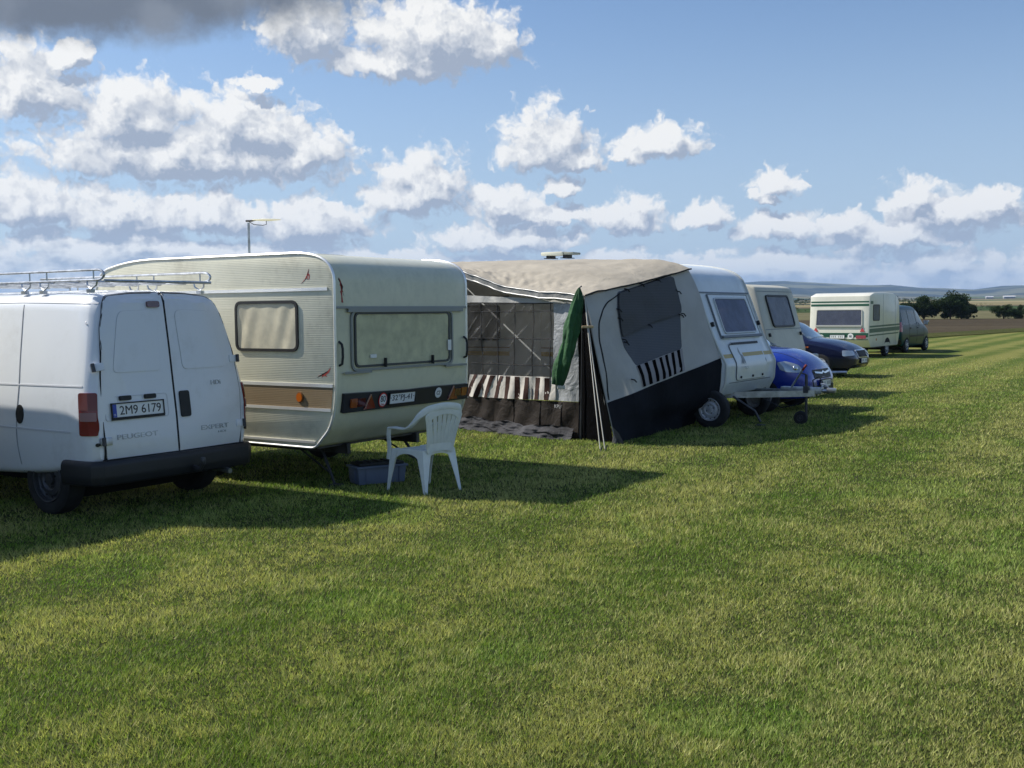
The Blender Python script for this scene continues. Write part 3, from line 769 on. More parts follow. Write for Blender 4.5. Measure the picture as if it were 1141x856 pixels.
# rear doors as pressings of their own
rd = mat('white_door_paint', (.76, .78, .81), .33, coat=.5, dirt=.28, dirtcol=(.50, .50, .48))
for nm_, a0, a1, s_ in (('rear_door', .012, .76, 1), ('rear_door', -.76, -.012, -1)):
    # outline follows the tumblehome
    o_ = [(s_ * .010, .485), (s_ * .715, .485), (s_ * .735, .62), (s_ * .742, 1.0), (s_ * .725, 1.25), (s_ * .665, 1.6), (s_ * .600, 1.80), (s_ * .54, 1.855), (s_ * .3, 1.882), (s_ * .010, 1.890)]
    d_ = panel(nm_, fillet(o_, .03, 3), VB, rd, van, .004, .012, .08)
    # pressed recess outline, upper
    rec = [(s_ * .12, 1.22), (s_ * .10, 1.71), (s_ * .14, 1.745), (s_ * .46, 1.735), (s_ * .50, 1.69), (s_ * .60, 1.22)]
    panel('door_pressing', fillet(rec, .05, 4), VB, rd, d_, .010, .0125, .08)
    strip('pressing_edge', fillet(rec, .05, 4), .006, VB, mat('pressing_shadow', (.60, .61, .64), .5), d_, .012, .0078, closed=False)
    strip('door_seal', fillet([(s_ * .735, .49)] + o_[2:], .03, 3), .010, VB, seam, van, .002, .013)
strip('door_gap', [(0, .485), (0, 1.885)], .016, VB, seam, van, .002, .0165)
# bumper
bs = [(.60, .86), (.92, .40)]
bm_ = MB()
prof = fillet([(.03, .292), (-.022, .300), (-.040, .37), (-.038, .47), (-.018, .502), (.03, .505)], .015, 3)
path = [(.40, .868), (.16, .862), (.06, .842), (.015, .78), (.0, .5), (-.012, 0), (.0, -.5), (.015, -.78), (.06, -.842), (.16, -.862), (.40, -.868)]
vsb = []
for i, (px_, py_) in enumerate(path):
    a_ = path[max(i - 1, 0)]; b_ = path[min(i + 1, len(path) - 1)]
    tx_, ty_ = b_[0] - a_[0], b_[1] - a_[1]; L_ = math.hypot(tx_, ty_); nx, ny = -(-ty_) / L_, -tx_ / L_   # outward
    nx, ny = ty_ / L_, -tx_ / L_
    for o1, z1 in prof: vsb.append((px_ - nx * o1 * (-1 if False else 1) * (1), py_ - ny * o1, z1))
kp = len(prof); fsb = [(i * kp + j, i * kp + (j + 1) % kp, (i + 1) * kp + (j + 1) % kp, (i + 1) * kp + j) for i in range(len(path) - 1) for j in range(kp)]
fsb += [tuple(range(kp)), tuple(range((len(path) - 1) * kp, len(path) * kp))]
pyd('rear_bumper', vsb, fsb, mat('bumper_grey', (.014, .015, .019), .5, var=.15, bump=.1), van)
MB().box((4.36, 0, .42), (.22, 1.5, .2), bev=.05).build('front_bumper', plastic, van)
# lights
def corner_lamp(a0, a1, z0, z1, s_, fnB, m):
    return
for s_ in (1, -1):
    Hh = PI - s_ * .62
    fn = raymap(vbv, 'C', Hh, (.05, s_ * .80)); 
    # a along right = (-sinH, cosH)
    q0, q1 = (-.125, .012) if s_ > 0 else (-.012, .125)
    tl = panel('tail_light', rrect(q0, .715, q1, 1.065, .02), fn, mat('tail_red', (.20, .008, .010), .2, coat=.4), van, .002, .012, .05)
    panel('reversing_lens', rrect(q0 + .01, .835, q1 - .01, .905, .01), fn, mat('pale_lens', (.28, .13, .13), .25, coat=.3), tl, .017, .004, .05)
    panel('amber_lens', rrect(q0 + .004, .925, q1 - .004, 1.06, .015), fn, mat('deep_amber_lens', (.17, .022, .008), .25, coat=.3), tl, .017, .003, .05)
    fn2 = raymap(vbv, 'C', s_ * .5, (4.2, s_ * .55))
    panel('headlight', rrect(-.14, .68, .14, .86, .04), fn2, clearl, van, .002, .01, .05)
panel('brake_light', rrect(.060, 1.765, .190, 1.820, .022), VB, darkred, van, .014, .022, .04)
# number plate recess, lamps, plate
panel('plate_recess', rrect(.085, .825, .715, 1.02, .03), VB, rd, van, .010, .010, .08)
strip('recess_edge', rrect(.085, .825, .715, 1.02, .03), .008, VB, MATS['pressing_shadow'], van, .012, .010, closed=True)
for a_ in (.27, .52):
    M_ = flat_at(VB, a_, 1.005, 'B', .012)
    MB().prism(rrect(-.055, -.02, .055, .02, .015), .035, M_).build('plate_lamp', plastic, van)
plate(van, flat_at(VB, .40, .905, 'B', .026), .52, .112, '2M9 6179', .42, tx=.024)
lettering('badge_lettering', 'PEUGEOT', .41, .042, .006, steel, van, flat_at(VB, .42, .685, 'B', .016))
lettering('badge_lettering', 'EXPERT', .32, .040, .006, steel, van, flat_at(VB, -.42, .685, 'B', .016))
lettering('badge_lettering', 'HDi', .09, .020, .006, steel, van, flat_at(VB, -.50, .635, 'B', .016))
lettering('badge_lettering', 'HDi', .11, .040, .006, steel, van, flat_at(VB, -.47, 1.085, 'B', .016))
panel('door_handle', rrect(-.150, .80, -.045, 1.03, .025), VB, plastic, van, .012, .02, .05)
for a_, z_ in ((.745, 1.27), (.735, .66), (-.72, 1.29), (-.735, .69)):
    M_ = flat_at(VB, a_, z_, 'B', .012)
    h_ = MB().box((0, 0, .006), (.11, .065, .014), M_, bev=.004).build('hinge', rd if (a_, z_) != (.735, .66) else steel, van)
    MB().tube([(.03 * (-1 if a_ > 0 else 1), -.035, .022), (.03 * (-1 if a_ > 0 else 1), .035, .022)], .016, 8, M_).build('hinge_pin', darksteel, h_)
for s_ in (1, -1): panel('door_stop', [(s_ * .80 + .014 * math.cos(q), .64 + .014 * math.sin(q)) for q in np.linspace(0, 2 * PI, 12, endpoint=False)], VB, plastic, van, .004, .014)
# side seams, moulding lines, fuel flap
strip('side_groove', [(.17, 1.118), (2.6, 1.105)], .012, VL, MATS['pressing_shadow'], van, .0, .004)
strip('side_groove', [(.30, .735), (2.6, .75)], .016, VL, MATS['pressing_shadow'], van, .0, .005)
for fn_ in (VL, VR):
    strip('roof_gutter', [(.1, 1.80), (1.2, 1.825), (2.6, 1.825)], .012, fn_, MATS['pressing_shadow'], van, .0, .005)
    strip('side_door_gap', fillet([(1.02, .36), (1.06, .62), (1.03, 1.1), (1.15, 1.80)], .1, 4, closed=False), .010, fn_, mat('fine_gap', (.32, .33, .35), .6), van, .001, .003)
    strip('front_door_gap', [(2.62, .36), (2.62, 1.1), (2.70, 1.78)], .010, fn_, MATS['fine_gap'], van, .001, .003)
    panel('side_window', fillet([(2.72, 1.13), (3.42, 1.13), (3.22, 1.42), (2.95, 1.68), (2.75, 1.70)], .05, 4), fn_, darkglass, van, .002, .005, .08)
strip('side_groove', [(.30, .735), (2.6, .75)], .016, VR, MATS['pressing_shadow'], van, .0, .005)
panel('fuel_flap', [(1.0 + .055 * math.cos(q), .86 + .082 * math.sin(q)) for q in np.linspace(0, 2 * PI, 20, endpoint=False)], VL, plastic, van, .001, .006)
panel('windscreen', fillet([(-.66, 1.17), (.66, 1.17), (.58, 1.72), (-.58, 1.72)], .06, 4), VF, darkglass, van, .002, .006, .08)
MB().box((.25, 0, .44), (.5, 1.5, .14)).box((2.1, 0, .30), (3.2, 1.2, .12)).build('underbody', inner, van)
MB().tube([(.0, -.12, .36), (-.12, -.12, .34), (-.16, -.12, .40)], .022, 8).lathe([(.001, .05), (.02, .045), (.026, .02), (.02, 0), (.012, -.02)], 12, Matrix.Translation((-.16, -.12, .40))).build('tow_ball', darksteel, van)
MB().tube([(.5, -.52, .30), (.05, -.52, .28), (-.06, -.52, .27)], .025, 10).build('exhaust_pipe', steel, van)
# roof rack: low basket with looped corners
rk = MB(); x0, x1, y0, y1, zl, zu = .18, 2.75, -.54, .60, 2.0, 2.085
def q_(p): return [tuple(v) for v in p]
for s_, yy in ((1, y1), (-1, y0)):
    lp = fillet([(x1, zl), (x0 + .02, zl), (x0 - .03, (zl + zu) / 2), (x0 + .02, zu), (x1, zu)], [0, .05, .05, .05, 0], 5, closed=False)
    rk.tube([(a_, yy, b_) for a_, b_ in lp], .011, 8)
    for xp in (.30, .95, 1.20, 1.9, 2.4): rk.tube([(xp, yy, zl), (xp, yy, zu)], .007, 6)
    for xp in (.32, .98, 1.25, 2.2):
        rk.tube([(xp - .07, yy, zl), (xp - .06, yy * 1.01, 1.955), (xp, yy * 1.02, 1.925), (xp + .06, yy * 1.01, 1.955), (xp + .07, yy, zl)], .008, 6)
        rk.box((xp, yy * 1.03, 1.908), (.06, .04, .03))
for xp in (.16, .5, .85, 1.2, 1.55, 1.9, 2.25, 2.6): rk.tube([(xp, y0, zl - .008), (xp, y1, zl - .008)], .013, 8)
for yp in (-.3, 0, .3): rk.tube([(x0, yp, zl - .01), (x1, yp, zl - .01)], .006, 6)
rk.build('roof_rack', mat('rack_steel', (.50, .52, .54), .35, .8, var=.3, vscale=12), van)

# ------------------------------------------------------------------ caravan building
def extrude_profile(prof, W_, r=.03):
    """closed (x, z) outline pulled across y, rounded long edges"""
    n = len(prof); P2_ = [Vector(p) for p in prof]
    ar = sum(P2_[i].x * P2_[(i + 1) % n].y - P2_[(i + 1) % n].x * P2_[i].y for i in range(n))
    nr = []
    for i in range(n):
        t = (P2_[(i + 1) % n] - P2_[i - 1]).normalized(); q = Vector((t.y, -t.x)) * (1 if ar > 0 else -1); nr.append(q)
    rings = [(-W_ / 2, r), (-W_ / 2 + r * .3, r * .3), (-W_ / 2 + r, 0)] + [(-W_ / 2 + r + (W_ - 2 * r) * k / 8, 0) for k in range(1, 8)] + [(W_ / 2 - r, 0), (W_ / 2 - r * .3, r * .3), (W_ / 2, r)]
    vs = []
    for y_, ins in rings: vs += [(P2_[i].x - nr[i].x * ins, y_, P2_[i].y - nr[i].y * ins) for i in range(n)]
    fs = [(a * n + j, a * n + (j + 1) % n, (a + 1) * n + (j + 1) % n, (a + 1) * n + j) for a in range(len(rings) - 1) for j in range(n)]
    fs += [tuple(range(n)), tuple(range((len(rings) - 1) * n, len(rings) * n))]
    return vs, fs
alu = mat('caravan_trim', (.90, .90, .88), .30, .6, var=.05)
def curtain_window(parent, fn, o_, name='window', curtain=(.74, .68, .50), wave=.03, opacity=.15, frame=rubberseal, fw_=.028):
    """frame (part) > curtain behind, pane in front (sub-parts)"""
    w = strip(name, o_, fw_, fn, frame, parent, .003, .014, closed=True, step=.04)
    cm = mat(f'curtain_{curtain[0]:.2f}_{curtain[1]:.2f}_{curtain[2]:.2f}', curtain, .9, var=.16, vscale=5)
    a0, a1 = min(q[0] for q in o_), max(q[0] for q in o_)
    def f2(a, b_):
        p, nn = fn(a, b_); u = (a - a0) / (a1 - a0)
        return p + nn * (.004 * math.sin(u * 26 + 3 * math.sin(b_ * 4)) * (.6 + .4 * math.sin(u * 9)) + .006), nn
    panel('curtain', o_, f2, cm, w, -.004, .004, wave)
    panel('pane', o_, fn, glassmat('acrylic_pane', (.30, .31, .32), opacity, .06), w, .010, .004, .15)
    return w

# --- cream caravan with the plated rear
CW = 2.10
def build_cream_caravan(root):
    side = ribmat('cream_ribbed_sheet', (.73, .70, .54), .017)
    rearm = mat('cream_green_panel', (.66, .65, .49), .32, var=.05, vscale=1.5, coat=.35, dirt=.35, dirtcol=(.36, .38, .29))
    poly = [(.30, .42), (.03, .62), (0, 1.06), (.0, 1.74), (.14, 2.25), (.8, 2.285), (2.7, 2.275), (3.42, 2.17), (3.62, 1.6), (3.70, .95), (3.50, .44)]
    prof = fillet(poly, [.10, .30, .5, .30, .42, .3, .5, .3, .3, .2, .1], 7)
    # rear top needs a wide soft curve
    poly = [(.28, .42), (.0, .70), (0, 1.70), (.0, 2.275), (2.9, 2.285), (3.50, 2.17), (3.62, 1.5), (3.70, .9), (3.48, .44)]
    prof = fillet(poly, [.06, .42, .02, .52, .4, .22, .3, .2, .08], 9)
    vs, fs = extrude_profile(prof, CW, .02)
    body = pyd('body', vs, fs, side, root, 35)
    me = body.data; me.materials.append(rearm)
    me.polygons.foreach_set('material_index', [0 if abs(p.normal.y) > .6 else 1 for p in me.polygons])
    bv = bvh_of(body); L, R, B, F = [raymap(bv, s_) for s_ in 'LRBF']
    # edge piping where side sheet meets the curved shell
    for s_ in (1, -1):
        mb = MB(); y_ = s_ * (CW / 2 - .004)
        n = len(prof); c_ = Vector((1.8, 1.3))
        pts = [(p[0], y_, p[1]) for p in prof]
        mb.tube(pts, .013, 6, closed=True); mb.build('edge_trim', alu, root)
    brown = ribmat('brown_ribbed_band', (.24, .175, .10), .017)
    for fn, sg in ((L, 1), (R, -1)):
        panel('brown_band', [(.06, .80), (3.60, .80), (3.58, 1.0), (.035, 1.0)], fn, brown, root, .001, .004, .4)
        for z_, w_, x0_, x1_ in ((1.02, .030, .03, 3.62), (.79, .028, .06, 3.60), (.475, .022, .27, 3.46), (1.93, .030, .075, 3.50)):
            strip('side_trim', [(x0_, z_), (x1_, z_)], w_, fn, alu, root, .002, .010, step=.3)
        curtain_window(root, fn, rrect(.475, 1.35, 1.305, 1.815, .07), wave=.03)
        o = panel('marker_reflector', [(.455 + .036 * math.cos(q), .90 + .042 * math.sin(q)) for q in np.linspace(0, 2 * PI, 20, endpoint=False)], fn, amberl, root, .006, .018)
        strip('reflector_ring', [(.455 + .040 * math.cos(q), .90 + .046 * math.sin(q)) for q in np.linspace(0, 2 * PI, 20, endpoint=False)], .012, fn, mat('brown_plastic', (.20, .09, .03), .4), o, .004, .012, closed=True)
    curtain_window(root, R, rrect(1.9, 1.35, 2.9, 1.815, .07))
    curtain_window(root, L, rrect(2.25, 1.30, 3.15, 1.815, .07))
    # bird-like red swoosh stickers
    def swoosh(fn, ca, cb_, s_, flip, pts):
        q = panel('sticker', [(ca + a * s_ * flip, cb_ + b_ * s_) for a, b_ in pts], fn, mat('sticker_red', (.34, .045, .035), .5), root, .001, .001, .05, 0); return q
    S1 = [(-.5, -.6), (-.1, -.1), (.15, .55), (.3, .9), (.22, .35), (.45, .1), (.40, -.35), (.2, -.6), (.28, -.1), (.12, .12), (.02, -.25), (.05, -.6), (-.08, -.35)]
    swoosh(L, .335, 2.06, .070, -1, S1)
    swoosh(L, .345, 2.04, .055, -1, [(-1.3, -1.0), (-.2, -.25), (.55, .95), (.45, 1.3), (.1, .5), (-.35, -.2)])
    S2 = [(-.9, -.2), (-.3, .02), (.1, .1), (.7, .5), (1.0, .75), (.75, .25), (.25, -.05), (.5, -.25), (.0, -.12), (-.35, -.35), (-.25, -.1)]
    swoosh(L, .145, 1.125, .085, -1, S2)
    panel('sticker', [(.24, 1.095), (.16, 1.135), (.09, 1.165), (.065, 1.20), (.10, 1.15), (.17, 1.115)], L, ink, root, .001, .001, .05, 0)
    S3 = [(-.35, 1.5), (-.1, 1.2), (.0, .8), (.28, .55), (.12, .45), (.1, .2), (.32, -.1), (.12, -.1), (.14, -.6), (.28, -1.3), (-.02, -1.25), (-.02, -.5), (-.2, -.05), (-.05, .05), (-.12, .5), (-.25, .6), (-.2, 1.0)]
    # the rear roof sticker lies on the curved shell
    fnc = raymap(bv, 'B')
    swoosh(fnc, CW / 2 - .10, 1.91, .085, -1, S3)
    panel('sticker', [(.99, 2.02), (.965, 1.98), (.945, 1.93), (.915, 1.86), (.935, 1.92), (.925, 1.95), (.955, 2.0), (.98, 2.03)], fnc, ink, root, .001, .001, .05, 0)
    # rear trims and window
    yl, yr = CW / 2 - .0, -CW / 2 + .0
    strip('rear_trim', [(yl - .02, 1.755), (yr + .02, 1.755)], .022, B, mat('grey_trim', (.25, .27, .28), .4, .5), root, .002, .012, step=.3)
    strip('window_awning_rail', [(yl - .16, 1.728), (yr + .10, 1.728)], .036, B, MATS['grey_trim'], root, .004, .028, step=.3)
    wo_ = rrect(-.72, 1.19, .775, 1.70, .06)
    w = curtain_window(root, B, wo_, 'rear_window', (.70, .68, .44), .05, .12, mat('window_rubber', (.045, .05, .055), .4), .022)
    strip('window_frame', rrect(-.77, 1.155, .83, 1.72, .08), .022, B, MATS['grey_trim'], w, .002, .018, closed=True)
    for a_ in (.36, -.40): MB().box((0, 0, .02), (.014, .09, .03), flat_at(B, a_, 1.215, 'B', .012)).build('window_catch', plastic, w)
    for a_ in (.53, ): panel('window_sticker', rrect(a_ - .045, 1.265, a_ + .045, 1.30, .005), B, platew, w, .022, .002, .1)
    panel('window_sticker', rrect(-.74, 1.30, -.68, 1.41, .004), B, platew, w, .022, .002, .1)
    for a0_, a1_ in ((.96, .57), (-.62, -1.0)): strip('grab_rail', [(a0_, 1.135), (a1_, 1.135)], .020, B, MATS['grey_trim'], root, .02, .018, step=.3)
    for s_ in (1, -1):
        a_ = s_ * (CW / 2 - .055)
        MB().tube([(0, -.10, 0), (0, -.085, .035), (0, -.02, .045), (0, .06, .045), (0, .10, .035), (0, .125, 0)], .012, 8, flat_at(B, a_, 1.31, 'B', .0)).build('grab_handle', plastic, root)
    # light board
    bp_ = panel('light_board', [(CW / 2 - .09, .765), (-CW / 2 + .02, .765), (-CW / 2 + .02, .925), (-.5, .93), (0, .925), (.5, .935), (CW / 2 - .09, .945)], B, mat('board_navy', (.010, .012, .024), .45, var=.2), root, .002, .035, .15)
    for s_ in (1, -1):
        a_ = .83 if s_ > 0 else -.95
        MB().prism(rrect(-.045, -.045, .045, .045, .008), .014, flat_at(B, a_, .852, 'B', .036)).build('indicator_light', mat('dull_amber_lens', (.30, .07, .015), .2, coat=1), bp_)
        MB().prism(rrect(-.055, -.04, .055, .04, .008), .012, flat_at(B, a_ - s_ * .11, .852, 'B', .036)).build('tail_light', darkred, bp_)
        a_ = .59 if s_ > 0 else -.76
        Mt = flat_at(B, a_, .845, 'B', .036)
        t_ = MB().prism(fillet([(-.085, -.065), (.085, -.065), (.0, .075)], .01, 2), .010, Mt).build('reflector_triangle', mat('reflector_red', (.22, .02, .012), .2, coat=1), bp_)
        MB().prism([(-.085, -.068), (-.078, -.068), (.003, .078), (-.004, .078)], .013, Mt).build('reflector_edge', mat('reflector_edge', (.50, .30, .22), .4), t_)
    Mc = flat_at(B, .40, .852, 'B', .037)
    circ = lambda r_, e=1.0: [(r_ * math.cos(q), r_ * e * math.sin(q)) for q in np.linspace(0, 2 * PI, 28, endpoint=False)]
    sg = MB().prism(circ(.062, 1.18), .004, Mc).build('speed_disc', redink, bp_)
    MB().prism(circ(.052, 1.18), .002, Mc @ Matrix.Translation((0, 0, .004))).build('disc_face', platew, sg)
    lettering('disc_lettering', '80', .075, .062, .002, ink, sg, Mc @ Matrix.Translation((0, .012, .006)))
    lettering('disc_lettering', 'km', .035, .022, .002, redink, sg, Mc @ Matrix.Translation((0, -.042, .006)))
    plate(bp_, flat_at(B, .10, .855, 'B', .038), .40, .105, '\u00b732\u00b0PJ-41\u00b7', .37, False, th=.075)
    Mz = flat_at(B, -.50, .865, 'B', .037)
    cz = MB().prism(circ(.055), .004, Mz).build('country_oval', platew, bp_)
    lettering('country_lettering', 'CZ', .062, .040, .002, ink, cz, Mz @ Matrix.Translation((0, 0, .004)))
    # chassis
    MB().box((1.9, -.55, .36), (3.2, .05, .10)).box((1.9, .55, .36), (3.2, .05, .10)).box((1.95, 0, .34), (.10, 1.7, .10)).box((1.9, 0, .405), (3.1, 1.9, .02)).build('chassis', darksteel, root)
    for s_ in (1, -1):
        wheel(root, 1.95, s_ * .86, .30, .17, s_, hub)
        MB().tube([(.62, s_ * .62, .40), (.36, s_ * .70, .02)], .016, 6).tube([(.95, s_ * .62, .36), (.45, s_ * .66, .12)], .010, 6).box((.34, s_ * .70, .012), (.11, .09, .024)).build('corner_steady', darksteel, root)
        MB().tube([(3.2, s_ * .62, .40), (3.4, s_ * .70, .02)], .016, 6).box((3.42, s_ * .70, .012), (.11, .09, .024)).build('corner_steady', darksteel, root)
    MB().tube([(3.3, .55, .38), (4.7, .04, .42)], .035, 8).tube([(3.3, -.55, .38), (4.7, -.04, .42)], .035, 8).tube([(4.6, 0, .42), (4.95, 0, .45)], .03, 8).build('drawbar', steel, root)
    MB().tube([(4.45, 0, .6), (4.45, 0, .1)], .024, 8).lathe([(.001, -.03), (.10, -.03), (.11, 0), (.10, .03), (.001, .03)], 20, Matrix.Translation((4.45, 0, .11)) @ Matrix.Rotation(PI / 2, 4, 'X')).build('jockey_wheel', darksteel, root)
    # roof hatch
    MB().box((1.2, .0, 2.30), (.42, .42, .05), bev=.015).build('roof_hatch', mat('hatch_white', (.6, .6, .56), .5), root)
    return bv
car1 = thing('caravan', 'cream ribbed caravan with brown side band and number plate board, between van and awning', 'caravan', (-1.65 + .552 * CW / 2, 10.4 + .834 * CW / 2, 0), FW)
build_cream_caravan(car1)
# aerial on its mast
ae = MB(); ax, ay = 2.24, -.02
ae.tube([(ax, ay, 2.27), (ax, ay, 2.72)], .014, 8)
am = ae.build('aerial_mast', steel, car1)
rot = Matrix.Translation((ax, ay, 2.74)) @ Matrix.Rotation(rad(-FW), 4, 'Z')
d_ = MB().lathe([(.001, .008), (.06, .012), (.15, .006), (.165, .0), (.15, -.006), (.06, -.014), (.001, -.010)], 32, rot @ Matrix.Translation((.20, 0, .012)) @ Matrix.Rotation(rad(3), 4, 'X') @ Matrix.Scale(.7, 4, (0, 1, 0))).build('aerial_disc', mat('aerial_cream', (.72, .69, .56), .45), am)
MB().tube([(-.03, 0, 0), (.03, 0, .0), (.08, 0, .012)], .012, 6, rot).tube([(.0, 0, -.005), (.06, 0, -.04), (.16, 0, -.05), (.20, 0, -.04), (.20, 0, .0)], .004, 5, rot).build('aerial_bracket', darksteel, am)

# a second cream caravan stands beside the van, outside the left edge; its shadow falls on the van and lawn
def copy_tree(o, parent=None):
    c = o.copy(); COL.objects.link(c); c.parent = parent
    for ch in list(o.children): copy_tree(ch, c)
    return c
car1b = copy_tree(car1)
car1b.location = (-5.42, 8.62, 0)
car1b['label'] = 'second cream caravan, left of the white van and outside the view'

# ------------------------------------------------------------------ white caravan that carries the awning
HF = math.degrees(math.atan2(-.552, .834))       # heading of the vehicles whose fronts face the mown strip
def wloc(px_, py_, a, b_):                        # base point shifted by a along heading, b_ to its left
    return (px_ + .834 * a + .552 * b_, py_ - .552 * a + .834 * b_, 0)
shellw = mat('shell_white', (.70, .74, .75), .3, var=.04, coat=.4, dirt=.28, dirtcol=(.48, .50, .47))
yellowst = mat('ochre_stripe', (.50, .36, .10), .4)
bluewin = glassmat('smoked_pane', (.09, .10, .15), .55, .04)
W2 = 1.98
car2 = thing('caravan', 'white caravan behind the striped awning, with ochre stripe, drawbar and slanting front window', 'caravan', wloc(3.1, 16.05, 0, W2 / 2), HF)
poly = [(-.12, .44), (-.02, .62), (0, .90), (-.2, 1.29), (-.44, 1.93), (-.60, 2.29), (-1.15, 2.42), (-2.0, 2.47), (-5.0, 2.52), (-5.35, 2.3), (-5.45, 1.4), (-5.3, .44)]
prof = fillet(poly, [.03, .04, .05, .2, .3, .30, .5, .5, .4, .3, .3, .1], 6)
vs, fs = extrude_profile(prof, W2, .035)
b2 = pyd('body', vs, fs, shellw, car2, 35); bv2 = bvh_of(b2)
L, R, F, B, Tp = [raymap(bv2, s_) for s_ in 'LRFBT']
for s_ in (1, -1): MB().tube([(p[0], s_ * (W2 / 2 - .004), p[1]) for p in prof], .016, 6, closed=True).build('edge_trim', mat('white_trim', (.66, .67, .62), .4), car2)
greyseam = mat('grey_seam', (.16, .18, .20), .5)
strip('front_trim', [(-W2 / 2 + .03, 1.955), (W2 / 2 - .03, 1.955)], .018, F, greyseam, car2, .001, .012, step=.3)
# front window in its raised surround (F: a = y, right of viewer is +y)
surr = panel('window_surround', fillet([(-.76, 1.26), (.80, 1.26), (.78, 1.93), (-.72, 1.93)], .05, 4), F, shellw, car2, .002, .022, .1)
strip('surround_edge', [(-.76, 1.27), (-.735, 1.92), (.78, 1.92), (.80, 1.27)], .012, F, greyseam, surr, .003, .026)
fo = fillet([(-.60, 1.34), (.66, 1.34), (.64, 1.86), (-.58, 1.86)], .06, 4)
cw_ = mat('window_cloud_reflection', (.17, .17, .27), .8, var=.45, vscale=2.2)  # blue-purple patches paint in the clouds mirrored by the window
wi = panel('front_window', fo, F, cw_, car2, .022, .006, .08)
panel('pane', fo, F, glassmat('blue_smoked_pane', (.10, .12, .20), .45, .03), wi, .032, .006, .1)
strip('window_rim', fo, .022, F, mat('pale_rim', (.50, .53, .55), .4), wi, .022, .022, closed=True)
strip('window_ledge', [(-.76, 1.285), (.80, 1.285)], .035, F, greyseam, wi, .022, .03)
for s_ in (1, -1): MB().box((0, 0, .02), (.05, .07, .045), flat_at(F, s_ * (W2 / 2 - .08), 1.48, 'F', 0), bev=.008).build('latch', plastic, car2)
# ochre stripe and locker door
strip('front_stripe', [(-W2 / 2 + .02, 1.02), (-.60, 1.02)], .055, F, yellowst, car2, .001, .002)
strip('front_stripe', [(.60, 1.02), (W2 / 2 - .03, 1.02)], .055, F, yellowst, car2, .001, .002)
strip('front_seam', [(-W2 / 2 + .02, .63), (W2 / 2 - .02, .63)], .012, F, greyseam, car2, .0, .004, step=.3)
lo = fillet([(-.60, .66), (.58, .66), (.60, 1.17), (-.62, 1.17)], .07, 5)
ld = panel('locker_door', lo, F, shellw, car2, .003, .014, .1)
strip('locker_seal', lo, .016, F, greyseam, ld, .002, .012, closed=True)
strip('locker_stripe', [(-.26, 1.02), (.56, 1.02)], .055, F, yellowst, ld, .017, .002)
strip('locker_hinge', [(-.55, 1.185), (.52, 1.185)], .028, F, plastic, ld, .014, .02)
for a_ in (-.45, .02, .42): MB().lathe([(.001, .02), (.018, .018), (.02, 0)], 12, flat_at(F, a_, .70, 'F', .016)).build('locker_latch', plastic, ld)
# faded logo: crest and letters
Mq = flat_at(F, -.33, .98, 'F', .018)
lg = MB().prism([(-.07, -.10), (-.03, .02), (-.06, .10), (-.01, .17), (.0, .06), (.05, .03), (.06, -.06), (.03, -.12), (.0, -.04), (-.03, -.11)], .001, Mq).build('logo', mat('faded_grey', (.26, .28, .28), .5), ld)
lettering('logo_lettering', 'GLT', .15, .05, .001, MATS['faded_grey'], lg, Mq @ Matrix.Translation((0, -.17, 0)))
for fn, q in ((R, 1), (L, -1)):
    strip('side_stripe', [(-.06, 1.02), (-5.4, 1.02)], .07, fn, yellowst, car2, .001, .002, step=.3)
    strip('side_stripe', [(-.06, 1.12), (-5.4, 1.12)], .02, fn, mat('brown_line', (.20, .11, .05), .5), car2, .001, .002, step=.3)
    strip('side_trim', [(-.5, 1.955), (-5.4, 1.955)], .02, fn, greyseam, car2, .001, .01, step=.3)
    for x0_ in (-2.0, -4.9): curtain_window(car2, fn, rrect(x0_, 1.25, x0_ + .95, 1.8, .06), 'side_window', (.30, .30, .32), .05)
panel('caravan_door', rrect(-3.75, .50, -3.15, 2.15, .06), R, shellw, car2, .003, .012, .15)
MB().box((-2.6, -.55, .40), (4.6, .05, .10)).box((-2.6, .55, .40), (4.6, .05, .10)).box((-2.6, 0, .43), (4.6, 1.8, .02)).build('chassis', darksteel, car2)
wheel(car2, -.16, -W2 / 2 - .17, .27, .16, -1, hub, 'steel', .165)
wheel(car2, -.30, W2 / 2 - .16, .27, .16, 1, hub, 'steel', .165)
for x_ in (-4.9,): 
    for s_ in (1, -1): MB().tube([(x_, s_ * .7, .42), (x_ + .1, s_ * .75, .02)], .016, 6).build('corner_steady', darksteel, car2)
hx, hz = 1.22, .49
ab = MB()
for s_ in (1, -1):
    ab._a(*(lambda q: (q, [(0, 1, 2, 3), (7, 6, 5, 4), (0, 4, 5, 1), (1, 5, 6, 2), (2, 6, 7, 3), (3, 7, 4, 0)]))([(-.9, s_ * .72 - .025, .36), (-.9, s_ * .72 + .025, .36), (-.9, s_ * .72 + .025, .45), (-.9, s_ * .72 - .025, .45), (1.0, s_ * .07 - .025, .42), (1.0, s_ * .07 + .025, .42), (1.0, s_ * .07 + .025, .51), (1.0, s_ * .07 - .025, .51)]))
ab.build('drawbar', steel, car2, 0)
cp = MB().box((.78, 0, .50), (.62, .12, .10), bev=.01).tube([(.95, 0, .50), (1.20, 0, .50)], .030, 10).box((1.22, 0, .51), (.13, .09, .07), bev=.02).tube([(1.18, 0, .54), (1.12, 0, .60), (1.06, 0, .60)], .012, 6)
cp.build('hitch_coupling', steel, car2)
MB().tube([(.62, -.05, .52), (.80, -.05, .80)], .014, 6, r2=.016).build('handbrake_lever', steel, car2)
MB().tube([(.80, -.05, .80), (.86, -.05, .88)], .018, 8).build('handbrake_grip', mat('grip_red', (.20, .01, .015), .5), car2)
